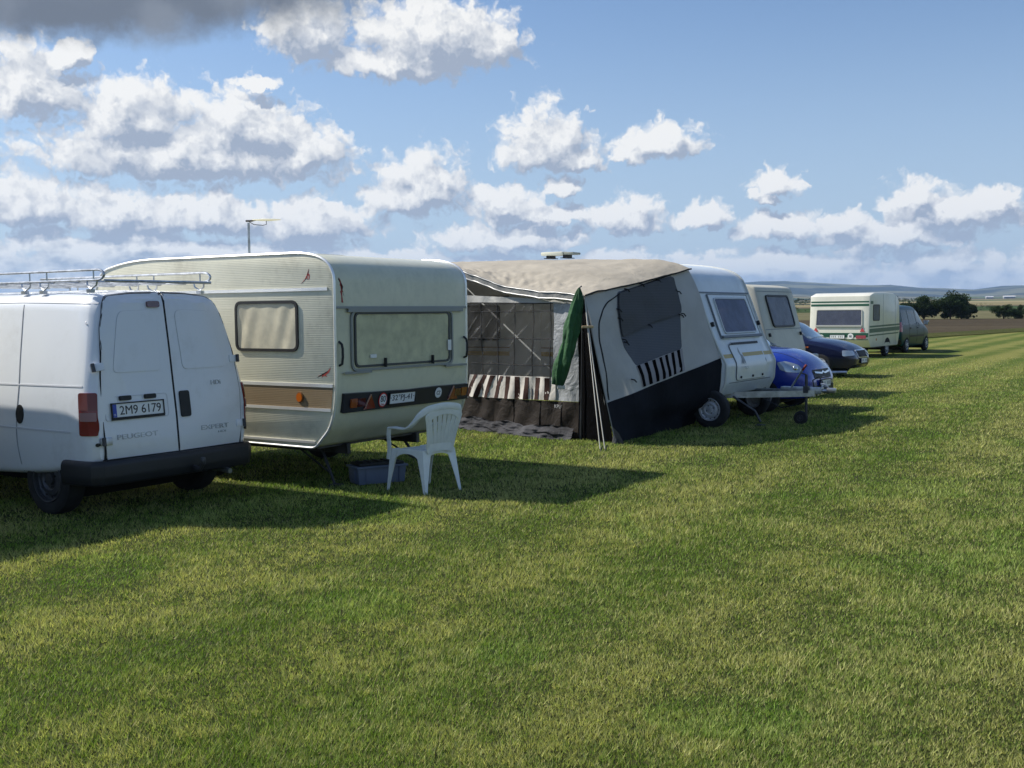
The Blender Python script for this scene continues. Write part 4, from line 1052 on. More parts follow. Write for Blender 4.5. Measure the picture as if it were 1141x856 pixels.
MB().tube([(.88, -.11, .74), (.88, -.11, .12)], .022, 8).tube([(.88, -.11, .74), (.80, -.11, .76)], .010, 6).box((.88, -.11, .52), (.07, .08, .10)).build('jockey_post', darksteel, car2)
wheel(car2, .80, -.11, .10, .07, -1, darksteel, 'cap', .05)
MB().tube([(-.05, -.62, .42), (.28, -.60, .22), (.36, -.58, .06)], .018, 6).box((.36, -.58, .012), (.12, .1, .024)).build('corner_steady', darksteel, car2)
MB().tube([(1.0, -.06, .46), (.7, -.1, .28), (.5, -.1, .24), (.2, -.05, .36)], .008, 6).build('brake_cable', plastic, car2)
MB().tube([(.95, .05, .52), (.9, .12, .64), (.98, .15, .70), (1.05, .12, .62), (1.0, .05, .5)], .010, 6).build('electric_cable', plastic, car2)
# long low ventilator on feet on the roof
rv = MB().box((-3.40, -.1, 2.655), (.42, .30, .06), bev=.02).build('roof_ventilator', mat('vent_cream', (.66, .64, .50), .45), car2)
MB().box((-3.10, -.1, 2.65), (.20, .26, .04), bev=.015).build('ventilator_hood', mat('vent_grey', (.24, .25, .20), .5), rv)
for x_ in (-3.50, -3.18): MB().box((x_, -.1, 2.61), (.05, .22, .05)).box((x_, -.1, 2.58), (.12, .26, .012)).build('ventilator_foot', plastic, rv)

# ------------------------------------------------------------------ awning
A0 = Vector((1.3, 14.23, 0))
awn = thing('awning', 'grey and black caravan awning with tan roof, clear gridded window and striped curtain', 'awning', A0)
def wr(x, y, z, a=1.0): return a * (.006 * noise.noise(Vector((x * 11, y * 11, z * 6))) + .020 * noise.noise(Vector((x * 1.3, y * 1.3, z * 1.5))) + .008 * noise.noise(Vector((x * 5, y * 5, z * 4 + 7))))
tan = clothmat('tan_roof_cloth', (.47, .42, .335), .6, .2, .18, .10, .4)
grey = clothmat('light_grey_cloth', (.52, .51, .48), .8, .22, .12, .08)
darkc = clothmat('charcoal_cloth', (.010, .011, .015), .8, .25, 0, .25, .15)
blackc = clothmat('black_cloth_and_shade', (.0035, .0035, .004), .95, .2, 0, .2, .03)  # for black stripes and seams, and the painted shade of the corner opening
brownc = clothmat('dark_brown_cloth', (.024, .018, .014), .7, .35, 0, .3, .2)
silver = clothmat('silver_mud_flap', (.034, .034, .038), .75, .5, 0, .9, .15)  # strong tone variation paints in patches of sheen
meshc = clothmat('window_mesh_cloth', (.095, .10, .115), .8, .12, 0, .1, .3, check=.011)
greyd = clothmat('mesh_blind', (.080, .080, .084), .85, .22, 0, .2, .3, check=.011)
whitec = clothmat('white_cloth', (.66, .62, .56), .8, .2, .1, .06)
greyw = clothmat('pale_stripe_cloth', (.33, .31, .32), .8, .2, .0, .06)
brownst = clothmat('brown_stripe_cloth', (.040, .014, .009), .8, .2, .0, .1)
cord = mat('black_cord', (.015, .015, .016), .8)
Lc = [(0, (1.3, 14.23, 0)), (.33, (1.19, 14.29, .6)), (.66, (1.07, 14.36, 1.25)), (1, (.95, 14.43, 1.89))]
Rc = [(0, (2.62, 16.24, 0)), (.10, (2.72, 16.20, .2)), (.2, (2.98, 16.08, .45)), (.41, (3.03, 16.09, .93)), (.83, (2.76, 16.28, 1.9)), (1, (2.6, 16.38, 2.28))]
def along(C, v):
    xs = [c_[0] for c_ in C]; return Vector([float(np.interp(v, xs, [c_[1][i] for c_ in C])) for i in range(3)])
sn = Vector((.80, -.52, .22)).normalized()
def side_fn(u, v):
    p = along(Lc, v).lerp(along(Rc, v), u)
    # loose cloth: slight belly between the poles, folds running down to the pegged foot
    belly = -.06 * math.sin(PI * u) * math.sin(PI * min(max(v, 0), 1)) + .022 * math.sin(u * 19 + v * 5 + 2 * math.sin(v * 6)) * max(0, .5 - v) * 2
    belly += .016 * math.sin(9 * (u - v * .8) + 1) * math.sin(PI * u) + .012 * math.sin(17 * (u + v * .6)) * (1 - u) * v + .020 * noise.noise(Vector((u * 7, v * 5, 11)))
    return p - A0 + sn * (belly + wr(u * 2.7, 3, v * 2)), sn
box_ = lambda u0, v0, u1, v1: [(u0, v0), (u1, v0), (u1, v1), (u0, v1)]
panel('side_wall', box_(0, .26, 1, 1), side_fn, grey, awn, 0, .003, .035, 60)
lowp = [(0, 0), (.25, -.01), (.5, .0), (.75, 0.0), (1, .02), (1, .44), (.72, .395), (.45, .355), (.2, .31), (0, .28)]
panel('side_skirt', lowp, side_fn, darkc, awn, .006, .004, .035, 60)
panel('side_window', fillet([(.27, .975), (.56, .985), (.81, .992), (.765, .76), (.72, .54), (.50, .515), (.31, .485), (.245, .62), (.245, .86)], .02, 3), side_fn, meshc, awn, .004, .004, .035, 60)
# rolled half-blind over the mesh
bl = panel('window_blind', fillet([(.27, .965), (.55, .98), (.80, .985), (.775, .80), (.765, .755), (.5, .735), (.25, .68), (.245, .84)], .02, 3), lambda u, v: (side_fn(u, v)[0] + sn * (.03 + .02 * noise.noise(Vector((u * 9, v * 14, 2)))), sn), greyd, awn, .004, .006, .03, 60)
sb = panel('striped_band', [(.305, .485), (.72, .54), (.70, .405), (.325, .345)], side_fn, greyw, awn, .010, .004, .035, 60)
for i in range(7):
    t0, t1 = (i + .08) / 6.9, (i + .50) / 6.9
    def P_(t, b_): 
        A_ = Vector((.305, .485)).lerp(Vector((.72, .54)), t); B_ = Vector((.325, .345)).lerp(Vector((.70, .405)), t); return tuple(A_.lerp(B_, b_))
    if t1 <= 1.0: panel('black_stripe', [P_(t0, 0), P_(t1, 0), P_(t1, 1), P_(t0, 1)], side_fn, blackc, sb, .014, .004, .035, 60)
strip('side_piping', fillet([(.80, 1.0), (.57, .985), (.30, .965), (.17, .925), (.12, .88), (.065, .79), (.045, .69), (.05, .45), (.045, .30)], .03, 4, closed=False), .008, side_fn, cord, awn, .004, .008)
for u, v in ((.245, .86), (.245, .80), (.25, .66), (.26, .64), (.775, .90), (.80, .885), (.775, .745), (.755, .74), (.48, .72), (.235, .40), (.36, .975), (.50, .985), (.66, .985)):
    p, _ = side_fn(u, v); MB().tube([p + sn * .03 + Vector((-.03, 0, .015)), p + sn * .05, p + sn * .04 + Vector((.035, .02, -.03))], .009, 5).build('toggle', cord, awn)

# front wall
fd = Vector((-.72, .694, 0)); fn_n = Vector((-.694, -.72, 0)).normalized()
F0_ = Vector((.86, 14.65, 0)) - A0
def wall_fn(u, z):
    bulge = .06 * math.sin(u * 2.2) * (1 - min(z, 1.9) / 1.9) + .012 * math.sin(u * 17 + z * 7 + 2 * math.sin(z * 4)) * (1.0 if z < .6 else .5)
    return F0_ + fd * u + Vector((0, 0, z)) + fn_n * (bulge + wr(u, 9, z, 1.2)), fn_n
panel('wall_header', [(-.02, 1.80), (.5, 1.81), (1.2, 1.825), (2.35, 1.84), (2.35, 1.955), (1.2, 1.90), (.5, 1.87), (-.02, 1.90)], wall_fn, grey, awn, 0, .003, .06, 60)
panel('wall_edge', box_(-.02, .505, .40, 1.80), wall_fn, clothmat('silver_grey_sheet', (.36, .37, .38), .42, .45, .1, .12, .6), awn, 0, .003, .05, 60)
panel('wall_border', box_(2.12, .46, 2.35, 1.84), wall_fn, clothmat('border_grey', (.26, .27, .28), .8, .22, .1, .1), awn, 0, .003, .08, 60)
panel('wall_skirt', [(-.02, .02), (.5, .0), (1, .0), (2.35, .02), (2.35, .48), (-.02, .50)], wall_fn, brownc, awn, 0, .003, .06, 60)
pv = glassmat('clear_pvc', (.26, .25, .23), .10, .14, .38)
cwn = panel('clear_window', [(.40, .80), (2.12, .78), (2.12, 1.84), (.40, 1.81)], wall_fn, pv, awn, 0, .002, .06, 60)
for u in (.455, .78, 1.135, 1.47, 1.80): strip('grid_line', [(u, .50), (u, 1.82)], .014, wall_fn, cord, cwn, .004, .003)
for z in (.97, 1.33, 1.705): strip('grid_line', [(.40, z), (2.02, z)], .014, wall_fn, cord, cwn, .005, .003)
strip('grid_line', [(.40, 1.805), (2.02, 1.835)], .014, wall_fn, cord, cwn, .005, .003)
for u in (.25, 1.135, .62): strip('skirt_seam', [(u, .03), (u, .48)], .018, wall_fn, blackc, awn, .004, .003)
sc = panel('striped_curtain', [(.36, .51), (2.12, .475), (2.12, .62), (2.05, .80), (.40, .82), (.36, .82)], lambda u, z: (wall_fn(u, z)[0] + fn_n * (.012 * math.sin(u * 24 + z * 9)), fn_n), whitec, awn, .006, .005, .05, 60)
for i in range(9):
    u = .44 + i * .185; sl = .02 + .17 * max(0, (i - 3) / 5); lean_ = 1 if i > 3 else 0
    a_, b_ = u + .012, u + .095
    q = [(b_ + sl, .505 - .004 * i), (b_ + sl * .35, .65), (b_ - (.05 if i > 4 else 0), .803), (a_ - (.05 if i > 4 else 0), .803), (a_ + sl * .35, .65), (a_ + sl, .505 - .004 * i)]
    panel('brown_stripe', q, lambda u, z: (wall_fn(u, z)[0] + fn_n * (.012 * math.sin(u * 24 + z * 9)), fn_n), brownst, sc, .011, .004, .05, 60)
# silvery mud flap crumpled along the grass, its sheen patches put into the colour
def flap_fn(u, t):
    p, _ = wall_fn(u, .17 * t - .01)
    return p + fn_n * (.10 * (1 - t) + .045 * noise.noise(Vector((u * 4.2, t * 3, 1))) + .02 * noise.noise(Vector((u * 13, t * 7, 4))) + .02) + Vector((0, 0, .025 * (.5 + noise.noise(Vector((u * 6, t * 2, 8)))))), fn_n
panel('mud_flap', [(.02, 0), (2.25, 0), (2.25, 1), (1.9, 1.15), (1.6, .8), (1.25, 1.1), (.9, .75), (.5, 1.05), (.02, .9)], flap_fn, silver, awn, 0, .004, .035, 50)
lg = flat_at(lambda a, b_: (wall_fn(a, b_)[0], fn_n), .30, .43, 'B', .012)
lg = Matrix(((.72, 0, fn_n.x, lg[0][3]), (-.694, 0, fn_n.y, lg[1][3]), (0, 1, 0, lg[2][3]), (0, 0, 0, 1)))
lettering('maker_label', 'KPLO', .16, .05, .002, mat('label_grey', (.42, .42, .42), .6), awn, lg)
# black sheet painted in for the shade of the corner opening, wall to side
def corner_fn(u, z):
    a = Vector((.88, 14.68, 0)); b_ = along(Lc, min(z / 1.89, 1)); a.z = z; b_.z = z
    p = a.lerp(b_, u); return p - A0 + Vector((-.3, -.9, 0)) * (wr(u, 20, z)), Vector((-.45, -.89, 0))
panel('corner_opening_shade', box_(0, 0, 1.0, 1.90), corner_fn, blackc, awn, 0, .003, .12, 60)
strip('corner_binding', [(.03, .46), (.03, 0)], .03, corner_fn, mat('grey_binding', (.14, .13, .14), .6), awn, .004, .006)
panel('corner_flap', [(.80, 0), (1.15, -.02), (1.12, .14), (1.0, .22), (.92, .10)], lambda u, z: (corner_fn(u, z)[0] + Vector((.06, -.10, 0)) * (1 - z * 3), Vector((.3, -.95, 0))), mat('flap_grey', (.06, .06, .065), .6), awn, .0, .006, .05)
# roof: from the caravan rail to the sagging front edge
RA, RB = Vector((2.6, 16.38, 2.30)), Vector((2.25, 16.61, 2.435))     # where the rail comes down the front corner
def rail(t):   # t 0 at the side wall, 1 at the far end
    s_ = .55 + t * 4.55
    z = np.interp(s_, [.55, .75, 1.0, 1.5, 5.1], [2.29, 2.375, 2.435, 2.47, 2.545])
    return Vector((3.1 - .834 * s_ + .552 * (-.03), 16.05 + .552 * s_ - .834 * .03, z))
TLp, D_ = Vector((.95, 14.43, 1.895)), Vector((-.93, 16.36, 2.36))
def edge(t):   # front edge, sagging
    pts = [(0, (.95, 14.43, 1.895)), (.28, (.40, 15.02, 1.915)), (.55, (-.10, 15.58, 2.02)), (.8, (-.56, 16.02, 2.20)), (1, (-.93, 16.36, 2.37))]
    return along(pts, t)
def roof_fn(t, s_):
    e, r_ = edge(t), rail(t)
    p = e.lerp(r_, s_)
    hump = .10 * math.sin(PI * s_) * math.sin(PI * min(1, t * 1.1 + .02)) + .05 * math.sin(PI * t) * (1 - s_)
    crumple = (.048 * noise.noise(Vector((t * 15 + s_ * 4, s_ * 7, 3))) + .034 * noise.noise(Vector((t * 34 - s_ * 8, s_ * 13, 5)))) * max(0, 1 - s_ * 2.6) * min(1, s_ * 9) * (1.0 if t > .18 else .35)
    fold = .02 * math.sin(t * 9 + s_ * 12) * max(0, .6 - s_)
    return p - A0 + Vector((0, 0, hump + crumple + fold + wr(p.x * .7, p.y * .7, 1))), Vector((0, 0, 1))
panel('roof', box_(0, 0, 1, 1), roof_fn, tan, awn, 0, .004, .012, 60)
en = Vector((-.66, -.75, 0))
def val_fn(t, d):
    p = roof_fn(t, .0)[0] + Vector((0, 0, -d)) + en * (.02 + .006 * math.sin(t * 55) + .01 * noise.noise(Vector((t * 25, d * 9, 3)))); return p, en
panel('valance', [(0, -.01), (1, -.01), (1, .075), (.5, .095), (0, .06)], val_fn, clothmat('valance_grey', (.22, .22, .21), .5, .3, 0, .2), awn, 0, .004, .03, 60)
MB().tube([tuple(val_fn(t, .08)[0] + en * .01) for t in np.linspace(0, 1, 40)], .010, 6).build('edge_piping', mat('piping_silver', (.42, .41, .40), .4), awn)
MB().tube([tuple(val_fn(t, .0)[0] + en * .01) for t in np.linspace(0, 1, 40)], .007, 6).build('edge_piping', MATS['piping_silver'], awn)
# piping where roof meets the side wall
MB().tube([tuple(roof_fn(0, s_)[0] + sn * .01) for s_ in np.linspace(0, 1, 30)], .012, 6).build('roof_seam', cord, awn)
# left end wall and poles
def end_fn(u, z):
    a = edge(1); b_ = rail(1); p = Vector((a.x, a.y, 0)).lerp(Vector((b_.x, b_.y, 0)), u); top = a.z + (b_.z - a.z) * u
    p.z = z * top; return p - A0 + Vector((-.05 * math.sin(u * 9), 0, 0)), Vector((-.9, .3, 0))
panel('end_wall', box_(0, .0, 1, 1), end_fn, clothmat('end_wall_grey', (.16, .16, .17), .8, .2, 0, .1), awn, 0, .004, .1, 60)
MB().tube([(.90 - A0.x, 14.60 - A0.y, 0), (.93 - A0.x, 14.55 - A0.y, 1.87)], .009, 8).tube([(-.88 - A0.x, 16.5 - A0.y, 0), (-.9 - A0.x, 16.45 - A0.y, 2.3)], .016, 8).build('pole', darksteel, awn)
# guy ropes from the corner to pegs in the grass
ropem = mat('guy_rope', (.52, .50, .44), .8)
top = TLp - A0 + Vector((.0, -.03, -.03))
pegs = [(1.06, 13.40), (1.12, 13.44), (1.31, 14.12)]
for i, (px_, py_) in enumerate(pegs):
    e = Vector((px_, py_, .03)) - A0
    pts = [top.lerp(e, k_ / 10) + Vector((0, 0, -.02 * math.sin(PI * k_ / 10))) for k_ in range(11)]
    rp = MB().tube(pts, .0065, 5).build('guy_rope', ropem if i < 2 else mat('guy_rope_grey', (.26, .25, .23), .8), awn)
    MB().tube([e + Vector((.03, .03, .04)), e + Vector((-.02, -.02, -.1))], .008, 5).build('peg', darksteel, rp)
q = top.lerp(Vector((pegs[0][0], pegs[0][1], .03)) - A0, .20)
MB().box(tuple(q), (.15, .03, .03), bev=.008).build('rope_runner', mat('pale_wood', (.52, .38, .20), .6), awn)

# ------------------------------------------------------------------ rolled green parasol leaning at the awning corner
par = thing('rolled_parasol', 'rolled green cloth bundle hanging at the awning corner beside the guy ropes', 'parasol', (.60, 14.36, 0))
gcl = clothmat('green_cloth', (.030, .095, .036), .8, .4, .06, .45)
pt, pb = Vector((.28, .03, 2.0)), Vector((.015, .0, .74))      # top and foot of the cloth, from the thing's base
NZ, NA_ = 46, 40; vs = []; fs = []
ax_ = (pb - pt).normalized(); uu = ax_.cross(Vector((0, 1, 0))).normalized(); ww = ax_.cross(uu)
for i in range(NZ):
    t = i / (NZ - 1); c_ = pt.lerp(pb, t) + uu * .02 * math.sin(t * 5)
    R1_ = np.interp(t, [0, .04, .15, .35, .6, .78, .92, 1], [.012, .035, .062, .088, .105, .098, .078, .060])
    for j in range(NA_):
        a = 2 * PI * j / NA_; tw = t * 2.4
        r_ = R1_ * (1 + .26 * math.sin(2 * a + tw * 3.2) + .20 * math.sin(5 * a + tw * 4 + 1) * min(1, t * 2) + .30 * noise.noise(Vector((math.cos(a) * 2, math.sin(a) * 2, t * 6))))
        vs.append(c_ + (uu * math.cos(a) + ww * math.sin(a) * .8) * r_)
for i in range(NZ - 1):
    for j in range(NA_): fs.append((i * NA_ + j, i * NA_ + (j + 1) % NA_, (i + 1) * NA_ + (j + 1) % NA_, (i + 1) * NA_ + j))
fs += [tuple(range(NA_)), tuple(range((NZ - 1) * NA_, NZ * NA_))]
pyd('parasol_cloth', vs, fs, gcl, par, 60)
MB().tube([pt + Vector((.03, .06, .02)), pt, pb], .010, 8).build('parasol_pole', mat('pole_dark', (.05, .05, .05), .5), par)
MB().box(tuple(pb + Vector((.02, -.02, -.02))), (.10, .05, .05), bev=.01).build('tie_strap', mat('tie_pale', (.55, .54, .48), .7), par)

# ------------------------------------------------------------------ white garden chair
ch = thing('garden_chair', 'white plastic garden armchair on the grass behind the cream caravan', 'chair', (-.84, 10.62, 0), math.degrees(math.atan2(.72, -.70)))
cw = mat('white_plastic', (.74, .78, .76), .38, var=.05, vscale=8, dirt=.2, dirtcol=(.42, .44, .40))
# local: +x forward (towards the caravan), +y left
SW = .225; SZ = .40
def sweep(pts, ws, hs, sidev=(0, 1, 0), name='', parent=None):
    """flat bar: centre points, half width along sidev, half thickness"""
    vs = []; fs = []; pts = [Vector(p) for p in pts]; k = len(pts)
    for i, p in enumerate(pts):
        a = pts[max(i - 1, 0)]; b_ = pts[min(i + 1, k - 1)]; t = (b_ - a).normalized(); s_ = Vector(sidev); s_ = (s_ - t * s_.dot(t)).normalized(); q = t.cross(s_)
        w_ = ws[i] if isinstance(ws, (list, tuple)) else ws; h_ = hs[i] if isinstance(hs, (list, tuple)) else hs
        for a_, b2_ in ((-1, -.6), (-.8, -1), (.8, -1), (1, -.6), (1, .6), (.8, 1), (-.8, 1), (-1, .6)): vs.append(p + s_ * (w_ * a_) + q * (h_ * b2_))
    for i in range(k - 1):
        for j in range(8): fs.append((i * 8 + j, i * 8 + (j + 1) % 8, (i + 1) * 8 + (j + 1) % 8, (i + 1) * 8 + j))
    fs += [tuple(range(8)), tuple(range((k - 1) * 8, k * 8))]
    return vs, fs
def curve(pts, n=6):
    return fillet(pts, .12, n, closed=False)
def smooth3(pts, n=8):
    P_ = [Vector(p) for p in pts]; out = []
    for i in range(len(P_) - 1):
        p0, p1, p2, p3 = P_[max(i - 1, 0)], P_[i], P_[i + 1], P_[min(i + 2, len(P_) - 1)]
        for k_ in range(n):
            t = k_ / n; out.append(.5 * ((2 * p1) + (-p0 + p2) * t + (2 * p0 - 5 * p1 + 4 * p2 - p3) * t * t + (-p0 + 3 * p1 - 3 * p2 + p3) * t ** 3))
    out.append(P_[-1]); return out
# seat: shallow dished shell with a turned-down rim
vs = []; fs = []; nx, ny = 14, 14
def seat_p(u, v):
    x_ = -.20 + .43 * u; hw = .195 + .035 * u
    y_ = (v * 2 - 1) * hw
    z_ = SZ + .012 + .018 * u ** 4 * -1 - .018 * math.sin(PI * u) * math.sin(PI * v)
    return Vector((x_, y_, z_))
top_ = [[seat_p(i / nx, j / ny) for j in range(ny + 1)] for i in range(nx + 1)]
mb = MB(); vs = [p for r_ in top_ for p in r_]; nt_ = len(vs)
vs += [p + Vector((0, 0, -.012)) for p in vs[:nt_]]
id_ = lambda i, j, o=0: i * (ny + 1) + j + o
for i in range(nx):
    for j in range(ny): fs += [(id_(i, j), id_(i, j + 1), id_(i + 1, j + 1), id_(i + 1, j)), (id_(i, j, nt_), id_(i + 1, j, nt_), id_(i + 1, j + 1, nt_), id_(i, j + 1, nt_))]
for i in range(nx): fs += [(id_(i, 0), id_(i + 1, 0), id_(i + 1, 0, nt_), id_(i, 0, nt_)), (id_(i, ny), id_(i, ny, nt_), id_(i + 1, ny, nt_), id_(i + 1, ny))]
for j in range(ny): fs += [(id_(0, j), id_(0, j, nt_), id_(0, j + 1, nt_), id_(0, j + 1)), (id_(nx, j), id_(nx, j + 1), id_(nx, j + 1, nt_), id_(nx, j, nt_))]
mb._a(vs, fs)
# arched aprons on the four sides
def apron(p0, p1, drop, thick=.006):
    p0, p1 = Vector(p0), Vector(p1); d_ = (p1 - p0); nn = Vector((d_.y, -d_.x, 0)).normalized(); vs = []; fs = []; K = 16
    for i in range(K + 1):
        t = i / K; p = p0 + d_ * t; dz = .035 + drop * abs(2 * t - 1) ** 2.6
        for o_ in (0, thick): vs += [p + nn * o_, p + nn * o_ - Vector((0, 0, dz))]
    for i in range(K):
        a, b_ = i * 4, i * 4 + 4
        fs += [(a, b_, b_ + 1, a + 1), (a + 2, a + 3, b_ + 3, b_ + 2), (a + 1, b_ + 1, b_ + 3, a + 3), (a, a + 2, b_ + 2, b_)]
    fs += [(0, 1, 3, 2), (K * 4, K * 4 + 2, K * 4 + 3, K * 4 + 1)]
    mb._a(vs, fs)
apron((-.20, -.195, SZ + .008), (.23, -.23, SZ - .008), .12); apron((.23, .23, SZ - .008), (-.20, .195, SZ + .008), .12)
apron((.23, -.23, SZ - .008), (.23, .23, SZ - .008), .10); apron((-.20, .195, SZ + .008), (-.20, -.195, SZ + .008), .10)
mb.build('seat', cw, ch, 40)
# legs: L-section, tapering to the foot
def leg(tx, ty, bx, by, z1):
    vs = []; fs = []; K = 8; sx_, sy_ = (1 if tx > 0 else -1), (1 if ty > 0 else -1)
    for i in range(K + 1):
        t = i / K; x_, y_ = tx + (bx - tx) * t, ty + (by - ty) * t; z_ = z1 * (1 - t); w_ = .075 * (1 - t) ** 1.3 + .030; th = .007
        for a, b_ in ((0, 0), (-w_, 0), (-w_, -th), (-th, -th), (-th, -w_), (0, -w_)): vs.append((x_ + sx_ * a, y_ + sy_ * b_, z_))
    for i in range(K):
        for j in range(6): fs.append((i * 6 + j, i * 6 + (j + 1) % 6, (i + 1) * 6 + (j + 1) % 6, (i + 1) * 6 + j))
    fs += [(0, 1, 2, 3), (0, 3, 4, 5), (K * 6, K * 6 + 1, K * 6 + 2, K * 6 + 3), (K * 6, K * 6 + 3, K * 6 + 4, K * 6 + 5)]
    return MB()._a(vs, fs)
leg(.235, .235, .27, .262, SZ).build('leg', cw, ch, 20); leg(.235, -.235, .27, -.262, SZ).build('leg', cw, ch, 20)
leg(-.205, .20, -.265, .225, SZ).build('leg', cw, ch, 20); leg(-.205, -.20, -.265, -.225, SZ).build('leg', cw, ch, 20)
# backrest: curved shell of slats inside an arched rim
bt = lambda y_, z_: Vector((-.205 - .22 * (z_ - SZ) - .02 + .30 * y_ * y_, y_, z_))
bk = MB()
for k_ in range(7):
    y0_ = (k_ - 3) * .052; zt = .775 - .9 * y0_ * y0_; zb = SZ + .075 
    fan = 1.18
    pts = smooth3([bt(y0_ * .78, zb), bt(y0_ * .95, (zb + zt) / 2), bt(y0_ * fan, zt)], 5)
    bk._a(*sweep(pts, .0215, .004))
bk._a(*sweep(smooth3([bt(-.165, SZ + .02), bt(-.08, SZ + .045), bt(0, SZ + .05), bt(.08, SZ + .045), bt(.165, SZ + .02)], 5), .006, .05, (1, 0, 0)))
bk._a(*sweep(smooth3([bt(-.20, .715), bt(-.12, .765), bt(0, .785), bt(.12, .765), bt(.20, .715)], 5), .006, .035, (1, 0, 0)))
for s_ in (1, -1): bk._a(*sweep(smooth3([bt(s_ * .150, SZ + .03), bt(s_ * .172, .58), bt(s_ * .212, .74)], 5), .016, .005))
bk.build('backrest', cw, ch, 40)
# one continuous rail: arm - back top - arm
rl = [(.205, .262, .605), (.12, .262, .612), (.0, .262, .608), (-.08, .260, .625), (-.16, .256, .68), (-.235, .240, .755), (-.28, .185, .800), (-.305, .09, .822), (-.31, 0, .828)]
rl = rl + [(a, -b_, c_) for a, b_, c_ in rl[-2::-1]]
pts = smooth3(rl, 5)
vs, fs = [], []
k = len(pts)
for i, p in enumerate(pts):
    a = pts[max(i - 1, 0)]; b_ = pts[min(i + 1, k - 1)]; t = (b_ - a).normalized()
    u_ = Vector((0, 0, 1)); outw = t.cross(u_).normalized(); q = outw.cross(t)
    back = min(1, max(0, (p.z - .62) / .16))
    w_ = .030 - .012 * back; h_ = .010 + .020 * back
    for a_, b2_ in ((-1, -.5), (-.75, -1), (.75, -1), (1, -.5), (1, .5), (.75, 1), (-.75, 1), (-1, .5)): vs.append(p + outw * (w_ * a_ * 1.0) + q * (h_ * b2_))
for i in range(k - 1):
    for j in range(8): fs.append((i * 8 + j, i * 8 + (j + 1) % 8, (i + 1) * 8 + (j + 1) % 8, (i + 1) * 8 + j))
fs += [tuple(range(8)), tuple(range((k - 1) * 8, k * 8))]
MB()._a(vs, fs).build('armrest_rail', cw, ch, 40)
for s_ in (1, -1):
    MB()._a(*sweep(smooth3([(.215, s_ * .262, .60), (.235, s_ * .255, .52), (.24, s_ * .245, SZ), (.25, s_ * .250, SZ - .1)], 5), [.028] * 16, .006, (1, 0, 0))).build('arm_post', cw, ch, 40)

# ------------------------------------------------------------------ blue-grey plastic crate
cr = thing('plastic_crate', 'blue-grey plastic crate with black tray on top, in the shade beside the garden chair', 'crate', (-1.36, 11.08, 0), 30)
blu = mat('blue_grey_plastic', (.12, .15, .22), .45, var=.1)
m_ = MB(); m_.box((0, 0, .095), (.52, .27, .17), bev=.012, taper=.94).box((0, 0, .180), (.55, .30, .022), bev=.006)
m_.build('crate_body', blu, cr)
m_ = MB()
for s_ in (1, -1):
    m_.box((s_ * .262, 0, .105), (.014, .13, .11), bev=.004)
    for q in (-.18, .18): m_.box((q, s_ * .136, .10), (.012, .012, .15))
m_.build('crate_rib', mat('blue_grey_rib', (.09, .115, .18), .45), cr)
m_ = MB().box((0, 0, .205), (.48, .25, .03), bev=.01)
for i in range(5): m_.box((-.18 + i * .09, 0, .225), (.035, .2, .012), bev=.004)
m_.build('black_tray', plastic, cr)

# ------------------------------------------------------------------ cars
def arches(o, xs_, wl, r_): cut(o, [cyl_mesh(x_, s_ * (wl - .24), s_ * (wl + .3), .30, r_) for x_ in xs_ for s_ in (1, -1)])
def build_car(root, st, paint, wx, wl, wr_, rimm, rimk, glassL, ws, rear_glass, fr=(.08, .16, .10, .14, .25), lean=None):
    vs, fs = loft('body', st, paint, 60, lean, fr, 6)
    b = pyd('body', vs, fs, paint, root); bv = bvh_of(b); arches(b, wx, wl, wr_ + .055)
    fns = {s_: raymap(bv, s_) for s_ in 'LRFBT'}
    L_ = st[-1][0]
    MB().tube([(wx[0], -(wl - .20), .42), (wx[0], wl - .20, .42)], wr_ + .02, 18).tube([(wx[1], -(wl - .20), .42), (wx[1], wl - .20, .42)], wr_ + .02, 18).box((L_ / 2, 0, .28), (L_ * .8, wl * 1.5, .12)).build('underbody', inner, root)
    for x_ in wx:
        for s_ in (1, -1): wheel(root, x_, s_ * (wl - .10), wr_, .18, s_, rimm, rimk)
    for s_ in 'LR':
        for g_ in glassL: panel('side_window', fillet(g_, .05, 4), fns[s_], darkglass, root, .002, .004, .06)
    wsn = panel('windscreen', fillet(ws, .06, 4), fns['T'], mat('windscreen_glass', (.05, .08, .10), .03, spec=1, coat=1), root, .002, .005, .06)
    panel('rear_window', fillet(rear_glass, .05, 4), fns['B'], darkglass, root, .002, .004, .06)
    return fns, bv
def mirror(root, x_, y_, z_, paint):
    s_ = 1 if y_ > 0 else -1
    m_ = MB().box((x_, y_ + s_ * .10, z_), (.10, .19, .13), bev=.03).box((x_ + .03, y_, z_ - .03), (.06, .12, .05)).build('wing_mirror', paint, root)

